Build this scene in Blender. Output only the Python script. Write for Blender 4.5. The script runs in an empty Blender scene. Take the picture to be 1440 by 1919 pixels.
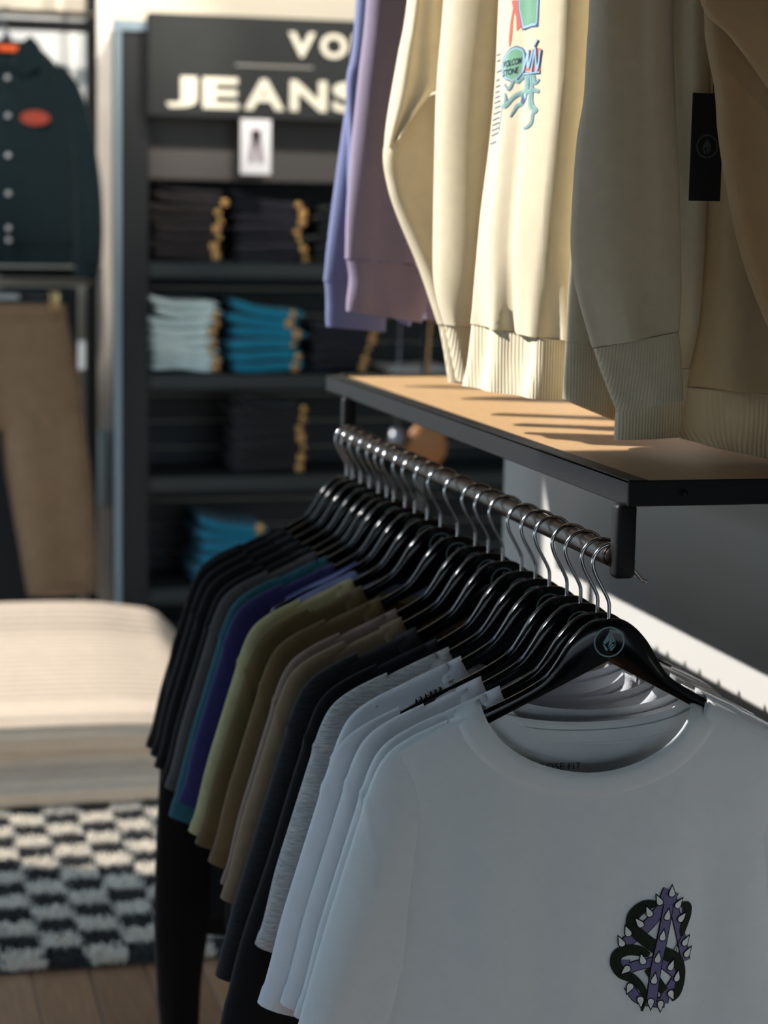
import bpy, bmesh, math, random
from math import sin, cos, pi, exp, sqrt, radians
from mathutils import Vector, Matrix
from mathutils.geometry import tessellate_polygon

S = bpy.context.scene
COL = S.collection
random.seed(7)

# ------------------------------------------------------------------ camera
PITCH, YAW, ROLL, F_PX = radians(8.27), radians(14.6), radians(1.06), 3800.0
CAM = Vector((0, 0, 1.6))
_f = Vector((sin(YAW)*cos(PITCH), cos(YAW)*cos(PITCH), -sin(PITCH)))
_r = Vector((cos(YAW), -sin(YAW), 0)); _u = _r.cross(_f)
_R = _r*cos(ROLL) + _u*sin(ROLL); _U = _u*cos(ROLL) - _r*sin(ROLL)
cd = bpy.data.cameras.new('camera'); cam = bpy.data.objects.new('camera', cd); COL.objects.link(cam)
cam.matrix_world = Matrix(((_R.x, _U.x, -_f.x, CAM.x), (_R.y, _U.y, -_f.y, CAM.y), (_R.z, _U.z, -_f.z, CAM.z), (0, 0, 0, 1)))
cd.sensor_fit = 'VERTICAL'; cd.sensor_height = 36.0; cd.lens = F_PX/1919*36.0
cd.dof.use_dof = True; cd.dof.focus_distance = 2.30; cd.dof.aperture_fstop = 4.4
cd.clip_start = 0.05; cd.clip_end = 200
S.camera = cam

# ------------------------------------------------------------------ world, sun, exposure
S.view_settings.view_transform = 'Standard'; S.view_settings.look = 'None'
S.view_settings.gamma = 1.0; S.view_settings.use_curve_mapping = False
S.view_settings.exposure = 0.0
W = bpy.data.worlds.new('sky'); S.world = W; W.use_nodes = True
wn = W.node_tree.nodes; wl = W.node_tree.links; wn.clear()
wo = wn.new('ShaderNodeOutputWorld'); wb = wn.new('ShaderNodeBackground')
tc = wn.new('ShaderNodeTexCoord'); sx_ = wn.new('ShaderNodeSeparateXYZ'); rp = wn.new('ShaderNodeValToRGB')
wl.new(tc.outputs['Generated'], sx_.inputs[0]); wl.new(sx_.outputs['Z'], rp.inputs[0])
rp.color_ramp.elements[0].position = 0.0; rp.color_ramp.elements[0].color = (0.73, 0.92, 1.0, 1)
rp.color_ramp.elements[1].position = 0.8; rp.color_ramp.elements[1].color = (0.38, 0.62, 1.0, 1)
wl.new(rp.outputs[0], wb.inputs[0]); wb.inputs[1].default_value = 2.55
wl.new(wb.outputs[0], wo.inputs[0])
SUN_DIR = Vector((1.0, -0.45, -0.79)).normalized()       # the way the light travels
sd = bpy.data.lights.new('sun', 'SUN'); sun = bpy.data.objects.new('sun', sd); COL.objects.link(sun)
sd.energy = 8.0; sd.angle = radians(0.6); sd.color = (1.0, 0.965, 0.92)
sun.rotation_euler = SUN_DIR.to_track_quat('-Z', 'Y').to_euler(); sun.location = (-4, 6, 6)

# ------------------------------------------------------------------ helpers
def lin(r, g=None, b=None):
    if g is None: r, g, b = r
    f = lambda c: (c/255)/12.92 if c/255 <= 0.04045 else (((c/255)+0.055)/1.055)**2.4
    return (f(r), f(g), f(b), 1)

MATS = {}
def mat(name, rgb, rough=0.6, metal=0.0, spec=0.5, bump=0.0, scale=200.0, var=0.0, vscale=12.0, stretch=None, sheen=0.0, ribs=None, emit=0):
    if name in MATS: return MATS[name]
    m = bpy.data.materials.new(name); m.use_nodes = True
    nt = m.node_tree; N = nt.nodes; L = nt.links
    p = N['Principled BSDF']
    c = lin(rgb); p.inputs['Base Color'].default_value = c
    p.inputs['Roughness'].default_value = rough; p.inputs['Metallic'].default_value = metal
    p.inputs['Specular IOR Level'].default_value = spec
    if sheen:
        p.inputs['Sheen Weight'].default_value = sheen; p.inputs['Sheen Roughness'].default_value = 0.5
    co = N.new('ShaderNodeTexCoord')
    src = co.outputs['Object']
    if stretch:
        mp = N.new('ShaderNodeMapping'); mp.inputs['Scale'].default_value = stretch
        L.new(src, mp.inputs[0]); src = mp.outputs[0]
    if var:
        n1 = N.new('ShaderNodeTexNoise'); n1.inputs['Scale'].default_value = vscale; n1.inputs['Detail'].default_value = 5
        L.new(src, n1.inputs['Vector'])
        r = N.new('ShaderNodeMapRange'); r.inputs[1].default_value = 0.3; r.inputs[2].default_value = 0.7
        r.inputs[3].default_value = 1-var; r.inputs[4].default_value = 1+var
        L.new(n1.outputs['Fac'], r.inputs[0])
        vm = N.new('ShaderNodeVectorMath'); vm.operation = 'SCALE'; vm.inputs[0].default_value = c[:3]
        L.new(r.outputs[0], vm.inputs['Scale']); L.new(vm.outputs[0], p.inputs['Base Color'])
    h = None
    if bump:
        n2 = N.new('ShaderNodeTexNoise'); n2.inputs['Scale'].default_value = scale; n2.inputs['Detail'].default_value = 4
        L.new(src, n2.inputs['Vector'])
        b = N.new('ShaderNodeBump'); b.inputs['Strength'].default_value = bump; b.inputs['Distance'].default_value = 0.002
        L.new(n2.outputs['Fac'], b.inputs['Height']); h = b
    if ribs:
        w = N.new('ShaderNodeTexWave'); w.wave_type = 'BANDS'; w.bands_direction = ribs[0]
        w.inputs['Scale'].default_value = 2*pi/(20*ribs[1]); w.inputs['Distortion'].default_value = 0.0
        w.inputs['Detail'].default_value = 1
        L.new(co.outputs['Object'], w.inputs['Vector'])
        b2 = N.new('ShaderNodeBump'); b2.inputs['Strength'].default_value = ribs[2]; b2.inputs['Distance'].default_value = 0.0012
        L.new(w.outputs['Fac'], b2.inputs['Height'])
        if h: L.new(h.outputs[0], b2.inputs['Normal'])
        h = b2
    if h: L.new(h.outputs[0], p.inputs['Normal'])
    if emit:
        p.inputs['Emission Color'].default_value = c; p.inputs['Emission Strength'].default_value = emit
    MATS[name] = m
    return m

def cloth(name, rgb, var=0.06, bump=0.35, scale=900, vscale=60, **k):
    return mat(name, rgb, rough=0.95, spec=0.15, bump=bump, scale=scale, var=var, vscale=vscale, sheen=0.15, **k)

def thing(name, label, cat, loc=(0, 0, 0), rz=0.0, group=None):
    o = bpy.data.objects.new(name, None); COL.objects.link(o); o.empty_display_size = 0.05
    o.location = loc; o.rotation_euler = (0, 0, rz)
    tag(o, label, cat, group); return o
def tag(o, label=None, cat=None, group=None, kind=None):
    if label: o['label'] = label
    if cat: o['category'] = cat
    if group: o['group'] = group
    if kind: o['kind'] = kind
    return o

def mesh_ob(name, me, m, parent=None, loc=(0, 0, 0)):
    o = bpy.data.objects.new(name, me); COL.objects.link(o)
    if m and not me.materials: me.materials.append(m)
    o.location = loc
    if parent: o.parent = parent
    return o
def O(name, vf, m, parent=None, smooth=True, loc=(0, 0, 0), world=False):
    """one mesh object; world=True: vertices are world positions, shifted to sit under an unrotated parent"""
    v, f = vf[0], vf[1]
    if world and parent:
        b = parent.location if parent.parent is None else parent.location + parent.parent.location
        v = [(p[0]-b[0], p[1]-b[1], p[2]-b[2]) for p in v]
    me = bpy.data.meshes.new(name); me.from_pydata([tuple(p) for p in v], [], f)
    if smooth: me.polygons.foreach_set('use_smooth', [True]*len(me.polygons))
    me.update()
    return mesh_ob(name, me, m, parent, loc)
def join(*vfs):
    V, Fc = [], []
    for v, f in vfs:
        n = len(V); V += list(v); Fc += [tuple(i+n for i in q) for q in f]
    return V, Fc
def box(x0, x1, y0, y1, z0, z1):
    v = [(x, y, z) for z in (z0, z1) for y in (y0, y1) for x in (x0, x1)]
    return v, [(0, 2, 3, 1), (4, 5, 7, 6), (0, 1, 5, 4), (2, 6, 7, 3), (0, 4, 6, 2), (1, 3, 7, 5)]
def rbox(x0, x1, y0, y1, z0, z1, r=0.003, seg=2):
    bm = bmesh.new(); v, f = box(x0, x1, y0, y1, z0, z1)
    vs = [bm.verts.new(p) for p in v]
    for q in f: bm.faces.new([vs[i] for i in q])
    bmesh.ops.bevel(bm, geom=bm.edges[:], offset=r, segments=seg, profile=0.5, affect='EDGES')
    bm.verts.index_update()
    out = [tuple(p.co) for p in bm.verts], [tuple(q.index for q in fc.verts) for fc in bm.faces]
    bm.free(); return out
def tube(pts, rad, n=10, cap=True):
    pts = [Vector(p) for p in pts]; V, Fc = [], []
    prev = None
    for i, p in enumerate(pts):
        d = (pts[min(i+1, len(pts)-1)] - pts[max(i-1, 0)]).normalized()
        if prev is None:
            a = d.orthogonal().normalized()
        else:
            a = (prev - d*prev.dot(d)).normalized()
        prev = a; b = d.cross(a)
        r = rad[i] if isinstance(rad, (list, tuple)) else rad
        V += [tuple(p + a*(r*cos(2*pi*k/n)) + b*(r*sin(2*pi*k/n))) for k in range(n)]
    for i in range(len(pts)-1):
        for k in range(n):
            Fc.append((i*n+k, i*n+(k+1) % n, (i+1)*n+(k+1) % n, (i+1)*n+k))
    if cap:
        Fc.append(tuple(range(n-1, -1, -1))); Fc.append(tuple((len(pts)-1)*n+k for k in range(n)))
    return V, Fc
def crom(P, n):
    """Catmull-Rom through rows of floats, n steps per span"""
    out = []
    for i in range(len(P)-1):
        p0, p1, p2, p3 = P[max(i-1, 0)], P[i], P[i+1], P[min(i+2, len(P)-1)]
        for k in range(n):
            t = k/n
            out.append(tuple(0.5*((2*b)+(-a+c)*t+(2*a-5*b+4*c-d)*t*t+(-a+3*b-3*c+d)*t**3) for a, b, c, d in zip(p0, p1, p2, p3)))
    out.append(tuple(P[-1])); return out
def lerp_tab(tab, x):
    if x <= tab[0][0]: return tab[0][1]
    for (a, b), (c, d) in zip(tab, tab[1:]):
        if x <= c: return b+(d-b)*(x-a)/(c-a)
    return tab[-1][1]
def spline_tab(tab, n=8):
    return crom(tab, n)
def extrude_poly(loop, y0, y1):
    """loop of (x, z): a plate standing in the XZ plane"""
    n = len(loop); V = [(x, y0, z) for x, z in loop]+[(x, y1, z) for x, z in loop]
    tri = tessellate_polygon([[Vector((x, z, 0)) for x, z in loop]])
    Fc = [tuple(t) for t in tri]+[tuple(n+i for i in reversed(t)) for t in tri]
    Fc += [(i, (i+1) % n, n+(i+1) % n, n+i) for i in range(n)]
    return V, Fc
def flat_poly(loop, fn):
    tri = tessellate_polygon([[Vector((x, z, 0)) for x, z in loop]])
    return [fn(x, z) for x, z in loop], [tuple(t) for t in tri]
def strip(pts, w, fn):
    """a drawn stroke of width w (float or per-point list) along pts, laid on a surface by fn"""
    V, Fc = [], []
    for i, p in enumerate(pts):
        a, b = pts[max(i-1, 0)], pts[min(i+1, len(pts)-1)]
        dx, dz = b[0]-a[0], b[1]-a[1]; l = math.hypot(dx, dz) or 1
        ww = (w[i] if isinstance(w, (list, tuple)) else w)/2
        V += [fn(p[0]-dz/l*ww, p[1]+dx/l*ww), fn(p[0]+dz/l*ww, p[1]-dx/l*ww)]
    for i in range(len(pts)-1): Fc.append((2*i, 2*i+1, 2*i+3, 2*i+2))
    return V, Fc
def ring2(cx, cz, r0, r1, fn, n=36):
    V, Fc = [], []
    for k in range(n):
        a = 2*pi*k/n
        V += [fn(cx+r0*cos(a), cz+r0*sin(a)), fn(cx+r1*cos(a), cz+r1*sin(a))]
    for k in range(n):
        j = (k+1) % n; Fc.append((2*k, 2*k+1, 2*j+1, 2*j))
    return V, Fc
def text_vf(s, size=1.0, extrude=0.0, offset=0.0):
    cu = bpy.data.curves.new('lettering', 'FONT'); cu.body = s; cu.size = size; cu.extrude = extrude; cu.offset = offset
    cu.resolution_u = 4
    ob = bpy.data.objects.new('lettering', cu); COL.objects.link(ob)
    dg = bpy.context.evaluated_depsgraph_get(); dg.update()
    me = bpy.data.meshes.new_from_object(ob.evaluated_get(dg))
    v = [tuple(p.co) for p in me.vertices]; f = [tuple(q.vertices) for q in me.polygons]
    bpy.data.objects.remove(ob); bpy.data.meshes.remove(me); bpy.data.curves.remove(cu)
    return v, f
def fit_text(s, x0, x1, z0, z1, y, depth=0.0, offset=0.0):
    """lettering stretched into a rectangle of the XZ plane, facing -Y"""
    v, f = text_vf(s, 1.0, 0.05 if depth else 0.0, offset)
    ax, bx = min(p[0] for p in v), max(p[0] for p in v); az, bz = min(p[1] for p in v), max(p[1] for p in v)
    return [(x0+(p[0]-ax)/(bx-ax)*(x1-x0), y-(p[2]/0.05*depth if depth else 0), z0+(p[1]-az)/(bz-az)*(z1-z0)) for p in v], f
def copy_tree(o, parent=None):
    c = o.copy(); COL.objects.link(c)
    if parent: c.parent = parent
    for ch in list(o.children): copy_tree(ch, c)
    return c

def loft(rows, n=22, prof=None, sub=6, back=1.0, close_bottom=False, hollow=False):
    """garment tube. rows: (xl,yl,zl, xr,yr,zr, thickness) from top to bottom in world metres; prof(u,v) pushes the front towards -Y"""
    R = crom(rows, sub) if sub > 1 else rows
    V, Fc = [], []; m = 2*n
    for j, (xl, yl, zl, xr, yr, zr, th) in enumerate(R):
        v = j/(len(R)-1)
        L, Rr = Vector((xl, yl, zl)), Vector((xr, yr, zr))
        d = Rr-L; nrm = Vector((d.y, -d.x, 0)).normalized()
        for k in range(m):
            a = pi*k/n
            u = (1-cos(a))/2
            e = abs(sin(a))**0.8
            if k <= n: off = th*0.5*e + (prof(u, v)*min(1, e*1.6) if prof else 0)
            else:
                u = (1-cos(a))/2
                off = -th*0.5*back*e + (prof(u, v)*0.55*min(1, e*1.6) if prof else 0)
            p = L+d*u+nrm*off
            V.append((p.x, p.y, p.z))
    for j in range(len(R)-1):
        for k in range(m):
            Fc.append((j*m+k, j*m+(k+1) % m, (j+1)*m+(k+1) % m, (j+1)*m+k))
    Fc.append(tuple(range(m)))
    if close_bottom: Fc.append(tuple((len(R)-1)*m+k for k in reversed(range(m))))
    return V, Fc

# ------------------------------------------------------------------ setting
M_wall = mat('white wall paint', (181, 179, 175), rough=0.9, spec=0.2, bump=0.05, scale=60, var=0.02, vscale=3)
M_backwall = mat('cream wall paint', (226, 216, 198), rough=0.9, spec=0.2, var=0.02, vscale=3)
M_ceil = mat('dark ceiling paint', (70, 68, 66), rough=0.95)
M_sub = mat('subfloor', (60, 45, 35), rough=0.9)
M_dark = mat('charcoal laminate', (46, 47, 47), rough=0.7, spec=0.3, var=0.05, vscale=8)

def struct(name, vf, m, parent=None, smooth=False):
    o = O(name, vf, m, parent, smooth)
    if parent is None: o['kind'] = 'structure'
    return o
floor = struct('floor', box(-1.15, 3.0, -1.35, 7.6, -0.12, -0.02), M_sub)
M_planks = [mat('oak plank %d' % i, c, rough=0.45, spec=0.4, bump=0.12, scale=30, var=0.18, vscale=14, stretch=(6, 0.6, 6)) for i, c in enumerate(((160, 120, 88), (144, 106, 76), (170, 130, 98)))]
plank_me = []
for i in range(3):
    v, f = rbox(-0.0585, 0.0585, -0.6, 0.6, -0.02, 0.0, 0.0015, 1)
    me = bpy.data.meshes.new('plank'); me.from_pydata(v, [], f); me.materials.append(M_planks[i]); plank_me.append(me)
for ix in range(-8, 16):
    for iy in range(0, 5):
        y = 1.6+iy*1.203+(ix % 3)*0.4
        mesh_ob('plank', plank_me[random.randrange(3)], None, floor, (ix*0.12+0.03, y, 0))

struct('wall_right', box(1.22, 1.36, -1.2, 3.755, 0, 4.2), M_wall)
struct('wall_back', box(-1.0, 3.0, 7.45, 7.6, 0, 4.2), M_backwall)
struct('wall_right_nook', box(2.8, 2.95, 3.755, 7.45, 0, 4.2), M_backwall)
struct('ceiling', box(-1.15, 3.0, -1.2, 7.6, 4.2, 4.3), M_ceil)
# unseen left wall: clerestory, low and full openings shaped to place sun and shade
SILL = 2.505; LOW0, LOW1, LOWZ = 1.6, 3.9, 0.88
struct('wall_left', join(box(-1.15, -1.0, LOW1, 3.98, 0, SILL), box(-1.15, -1.0, 3.98, 5.45, .88, SILL), box(-1.15, -1.0, 3.98, 5.45, 0, .1), box(-1.15, -1.0, LOW0, LOW1, 1.45, SILL), box(-1.15, -1.0, LOW0, LOW1, 0, LOWZ), box(-1.15, -1.0, -1.2, LOW0, 0, SILL), box(-1.15, -1.0, -1.2, 2.3, SILL, 4.2),
                         box(-1.15, -1.0, 5.25, 5.45, SILL, 4.2), box(-1.15, -1.0, 2.3, 5.25, 3.62, 4.2), box(-1.15, -1.0, 2.3, 3.29, 2.862, 3.62),  # last block added to keep the sun off the near sweatshirts
                         box(-1.15, -1.0, 7.9, 8.1, 0, 4.2), box(-1.15, -1.0, 5.45, 7.9, 3.2, 4.2)), M_ceil)
struct('wall_front', join(box(-1.15, 1.36, -1.35, -1.2, 1.33, 4.2), box(-1.15, -0.98, -1.35, -1.2, 0, 1.33), box(1.2, 1.36, -1.35, -1.2, 0, 1.33)), M_ceil)  # unseen; dark and low-opened to steer sky light onto the tees
struct('ground', join(box(-30, -1.16, -30, 40, -.2, -.03), box(-1.16, 30, -30, -1.36, -.2, -.03)), mat('pale pavement', (150, 147, 140), rough=.9, var=.08, vscale=2))
bl = thing('sun_filter', 'added unseen slat blind in the high side window', 'sun filter', (-.98, 4.9, 3.75))  # slats put in out of view to thin the sun on the wall end
sv, sf = box(-.006, .006, -.0042, .0042, -1.14, 0)
sme = bpy.data.meshes.new('slat'); sme.from_pydata(sv, [], sf); sme.materials.append(M_wall)
for k in range(60): mesh_ob('slat', sme, None, bl, (0, -.39+k*.0125, -.13))
O('head_rail', box(-.02, .02, -.4, .36, -.13, -.10), M_wall, bl, False)

# ------------------------------------------------------------------ wall fixture: shelf, brackets, rail
RX, RZ = 0.817, 1.226
M_blk = mat('black powder coated steel', (14, 14, 15), rough=0.5, spec=0.25, bump=0.15, scale=400, var=0.25, vscale=90)
M_shelfwood = mat('light oak veneer', (192, 155, 110), rough=0.55, spec=0.35, bump=0.05, scale=60, var=0.06, vscale=20, stretch=(8, 1, 8))
M_rail = mat('worn dark steel tube', (44, 38, 34), rough=0.30, metal=0.75, spec=0.5, bump=0.1, scale=60, var=0.45, vscale=30, stretch=(1, 1.2, 1))
M_steel = mat('chrome wire', (190, 190, 192), rough=0.16, metal=1.0)
fx = thing('wall_shelf', 'wall shelf with oak board in a black steel angle frame, sweatshirts hanging above it', 'shelf', (0.83, 2.1, 1.286))
SX0, SX1, SY0, SY1 = 0.826, 1.219, 2.095, 3.61
O('frame_bar', join(rbox(SX0, SX0+0.004, SY0, SY1, 1.286, 1.3155, 0.001, 1), rbox(SX0, SX0+0.024, SY0, SY1, 1.3115, 1.3157, 0.001, 1)), M_blk, fx, False, world=True)
O('frame_bar', join(rbox(SX0, SX1, SY0-0.001, SY0+0.003, 1.286, 1.3152, 0.001, 1)), M_blk, fx, False, world=True)
O('frame_bar', join(rbox(SX0, SX1, SY1-0.004, SY1, 1.286, 1.3155, 0.001, 1), rbox(SX0, SX1, SY1-0.03, SY1, 1.3115, 1.3157, 0.001, 1)), M_blk, fx, False, world=True)
O('frame_bar', rbox(SX1-0.004, SX1, SY0, SY1, 1.286, 1.3155, 0.001, 1), M_blk, fx, False, world=True)
O('shelf_board', rbox(SX0+0.0045, SX1-0.0045, SY0+0.004, SY1-0.0045, 1.292, 1.3125, 0.001, 1), M_shelfwood, fx, False, world=True)
def screw_head(x, y, z):
    v, f = tube([(x, y-0.002, z), (x, y, z)], 0.0045, 16)
    v2, f2 = box(x-0.003, x+0.003, y-0.0024, y-0.0018, z-0.0006, z+0.0006)
    return join((v, f), (v2, f2))
O('screw_head', screw_head(0.892, SY0-0.001, 1.3005), M_blk, fx, world=True)
for y in (2.107, 3.43):
    O('bracket', rbox(RX-0.003, RX+0.0225, y-0.011, y+0.011, 1.2035, 1.289, 0.006, 3), M_blk, fx, world=True)
O('clothes_rail', tube([(RX+0.004, 2.11+i*0.0183, RZ) for i in range(73)], 0.0125, 20), M_rail, fx, world=True)

# ------------------------------------------------------------------ hangers
M_hang = mat('gloss black hanger plastic', (7, 8, 9), rough=0.13, spec=0.34)
M_logo = mat('muted teal print', (122, 158, 160), rough=0.6)
HT = -0.0705
TOP = spline_tab([(0, 0), (.016, .0016), (.031, .0108), (.045, .026), (.055, .0425), (.0635, .0565), (.074, .0685), (.09, .0795), (.12, .0955), (.17, .1185), (.215, .142), (.26, .170), (.30, .207)])
def ztop(ax): return HT-lerp_tab(TOP, abs(ax))
def zbot(ax): return HT-(0.049+0.53*abs(ax))
def hanger_body(hw=0.222):
    xs = sorted(set([0.0]+[hw*(1-cos(pi*i/64))/2*1.0 for i in range(65)]+[i*0.0045 for i in range(1, 20)]))
    xs = [x for x in xs if x <= hw]
    xs = [-x for x in reversed(xs) if x > 1e-6]+xs
    V, Fc = [], []; n = 12
    for x in xs:
        t, b = ztop(x), zbot(x)
        e = 1.0
        if abs(x) > hw-0.008: e = sqrt(max(0.0, 1-((abs(x)-hw+0.008)/0.008)**2))
        c = (t+b)/2; hh = (t-b)/2*max(e, 0.15); hy = 0.0062*max(e, 0.25); r = min(0.0028, hh*0.6)
        for (y, z) in ((-hy, c-hh+r*.5), (-hy, c+hh-r), (-hy*.86, c+hh-r*.45), (-hy*.5, c+hh-r*.1), (0, c+hh), (hy*.5, c+hh-r*.1), (hy*.86, c+hh-r*.45), (hy, c+hh-r), (hy, c-hh+r*.5), (hy*.7, c-hh), (0, c-hh), (-hy*.7, c-hh)):
            V.append((x, y, z))
    for i in range(len(xs)-1):
        for k in range(n): Fc.append((i*n+k, (i+1)*n+k, (i+1)*n+(k+1) % n, i*n+(k+1) % n))
    Fc.append(tuple(range(n))); Fc.append(tuple((len(xs)-1)*n+k for k in reversed(range(n))))
    return V, Fc
def hook():
    P = [(0, -.080), (0, -.056), (-.0025, -.047), (-.0095, -.034), (-.0165, -.021), (-.0202, -.0095)]
    cx, cz, r = .0030, -.0088, .0236
    P += [(cx+r*cos(radians(a)), cz+r*sin(radians(a))) for a in (165, 148, 130, 112, 94, 76, 58, 40, 22, 5, -12)]
    P += [(.0315, -.0205), (.0365, -.0265), (.0425, -.0285)]
    return tube([(x, 0, z) for x, z in crom(P, 3)], 0.0022, 10)
def stone(fn, cx, cz, s):
    """the faceted stone emblem: five facets"""
    F_ = [[(0.02, 1.0), (-0.62, -0.12), (-0.42, -0.28), (-0.06, 0.05)],
          [(0.06, 0.98), (-0.02, 0.02), (-0.12, -0.58), (0.24, -0.18)],
          [(0.10, 0.92), (0.62, -0.22), (0.44, -0.02), (0.30, -0.10)],
          [(-0.64, -0.20), (-0.42, -0.36), (-0.16, -0.68), (-0.16, -0.92), (-0.38, -0.80)],
          [(-0.08, -0.66), (0.26, -0.26), (0.56, -0.20), (0.30, -0.42), (0.05, -0.72)],
          [(0.0, -0.86), (0.34, -0.48), (0.62, -0.30), (0.26, -0.84)]]
    return join(*[flat_poly([(cx+x*s, cz+z*s) for x, z in q], fn) for q in F_])
hy = lambda x, z: (x, -0.0066, z)
def make_hanger():
    t = thing('clothes_hanger', 'glossy black clothes hanger', 'hanger', (RX, 2.118, RZ))
    O('hanger_body', hanger_body(), M_hang, t)
    O('hook', hook(), M_steel, t)
    lg = O('logo', join(ring2(0, HT-.0262, .0160, .0176, hy), stone(hy, 0.0005, HT-.0255, .0125)), M_logo, t, False)
    lg['label'] = 'teal ring with a faceted stone emblem printed on the hanger'
    return t
STEM_Y = [3.398, 3.355, 3.297, 3.235, 3.174, 3.121, 3.076, 3.007, 2.95, 2.88, 2.808, 2.721, 2.635, 2.575, 2.511, 2.433, 2.377, 2.324, 2.26, 2.212, 2.155, 2.118]
TEES = [  # colour, material, words, sleeve, extra
    ('black', (13, 13, 14), 'black cotton tee, farthest garment on the rail', 'short'),
    ('black', (13, 13, 14), 'black long sleeve tee with a long hanging sleeve, second from the rail far end', 'long'),
    ('black', (14, 14, 15), 'black cotton tee, third from the far end of the rail', 'short'),
    ('black', (14, 14, 15), 'black cotton tee, fourth from the far end of the rail', 'short'),
    ('black', (16, 16, 17), 'black cotton tee hanging just behind the charcoal grey tee', 'short'),
    ('charcoal grey', (72, 70, 70), 'charcoal grey cotton tee between the black tees and the teal tee', 'short'),
    ('teal', (40, 86, 100), 'teal blue cotton tee beside the charcoal grey one', 'longer'),
    ('indigo', (44, 42, 88), 'indigo blue cotton tee next to the teal tee', 'short'),
    ('pale periwinkle', (140, 150, 205), 'pale periwinkle tee squeezed between the indigo and sage tees', 'longer'),
    ('sage', (166, 160, 120), 'pale sage green cotton tee on the rail', 'short'),
    ('olive brown', (98, 82, 54), 'olive brown cotton tee next to the sage tee', 'short'),
    ('olive brown', (104, 84, 56), 'olive brown cotton tee next to the mauve taupe tee', 'short'),
    ('mauve taupe', (134, 114, 104), 'mauve taupe cotton tee in the middle of the rail', 'short'),
    ('khaki taupe', (130, 112, 90), 'khaki taupe cotton tee next to the dark heather tee', 'short'),
    ('dark heather', (42, 43, 46), 'dark heather grey tee next to the khaki one', 'longer'),
    ('black', (20, 21, 24), 'black tee between the dark heather and light grey heather tees', 'longer'),
    ('light heather', (186, 185, 184), 'light grey heather tee between black and white tees', 'short'),
    ('white', (226, 230, 236), 'white cotton tee right behind the slipped white tee', 'longer'),
    ('white', (228, 230, 236), 'white cotton tee slipped low on its ridged hanger', 'longer'),
    ('white', (230, 231, 236), 'white cotton tee third from the front of the rail', 'longer'),
    ('white', (230, 232, 236), 'white cotton tee directly behind the front printed tee', 'longer'),
    ('white', (232, 235, 237), 'white cotton tee at the front with a purple stone and snake print', 'longer'),
]
hang_words = []
for i in range(22):
    c = TEES[i][0]
    if i == 21: w = 'glossy black hanger with full teal stone emblem in front, holding the printed white tee'
    elif i == 20: w = 'glossy black hanger second from the front, holding a plain white tee'
    elif i == 19: w = 'glossy black hanger third from the front, holding a white tee'
    elif i == 18: w = 'black hanger with ridged arm end, its white tee slipped low'
    elif i == 17: w = 'glossy black hanger holding the white tee beside the light heather tee'
    elif i == 16: w = 'glossy black hanger holding the light grey heather tee'
    elif i in (10, 11): w = 'glossy black hanger holding the olive brown tee next to the %s tee' % ('sage' if i == 10 else 'mauve taupe')
    elif i < 5: w = 'glossy black hanger with a black tee, %s from the rail far end' % ('first', 'second', 'third', 'fourth', 'fifth')[i]
    elif i == 15: w = 'glossy black hanger holding the black tee in front of the dark heather tee'
    else: w = 'glossy black hanger holding the %s tee' % c
    hang_words.append(w)
YAWS = [random.uniform(-0.05, 0.02)-0.04 for i in range(22)]
YAWS[21] = -0.15; YAWS[20] = -0.13; YAWS[19] = -0.08; YAWS[18] = -0.02
h0 = make_hanger()
for i in range(22):
    h = h0 if i == 21 else copy_tree(h0)
    h.location = (RX, STEM_Y[i], RZ); h.rotation_euler = (0, 0, YAWS[i])
    tag(h, hang_words[i], 'hanger', 'black hangers on the clothes rail')
    if i == 18:
        rd = []
        for k in range(6):
            x = -0.155-k*0.0058
            rd.append(rbox(x-0.0018, x+0.0018, -0.004, 0.004, ztop(x)-0.004, ztop(x)+0.0045, 0.0008, 1))
        O('grip_ridges', join(*rd), M_hang, h)

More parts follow.
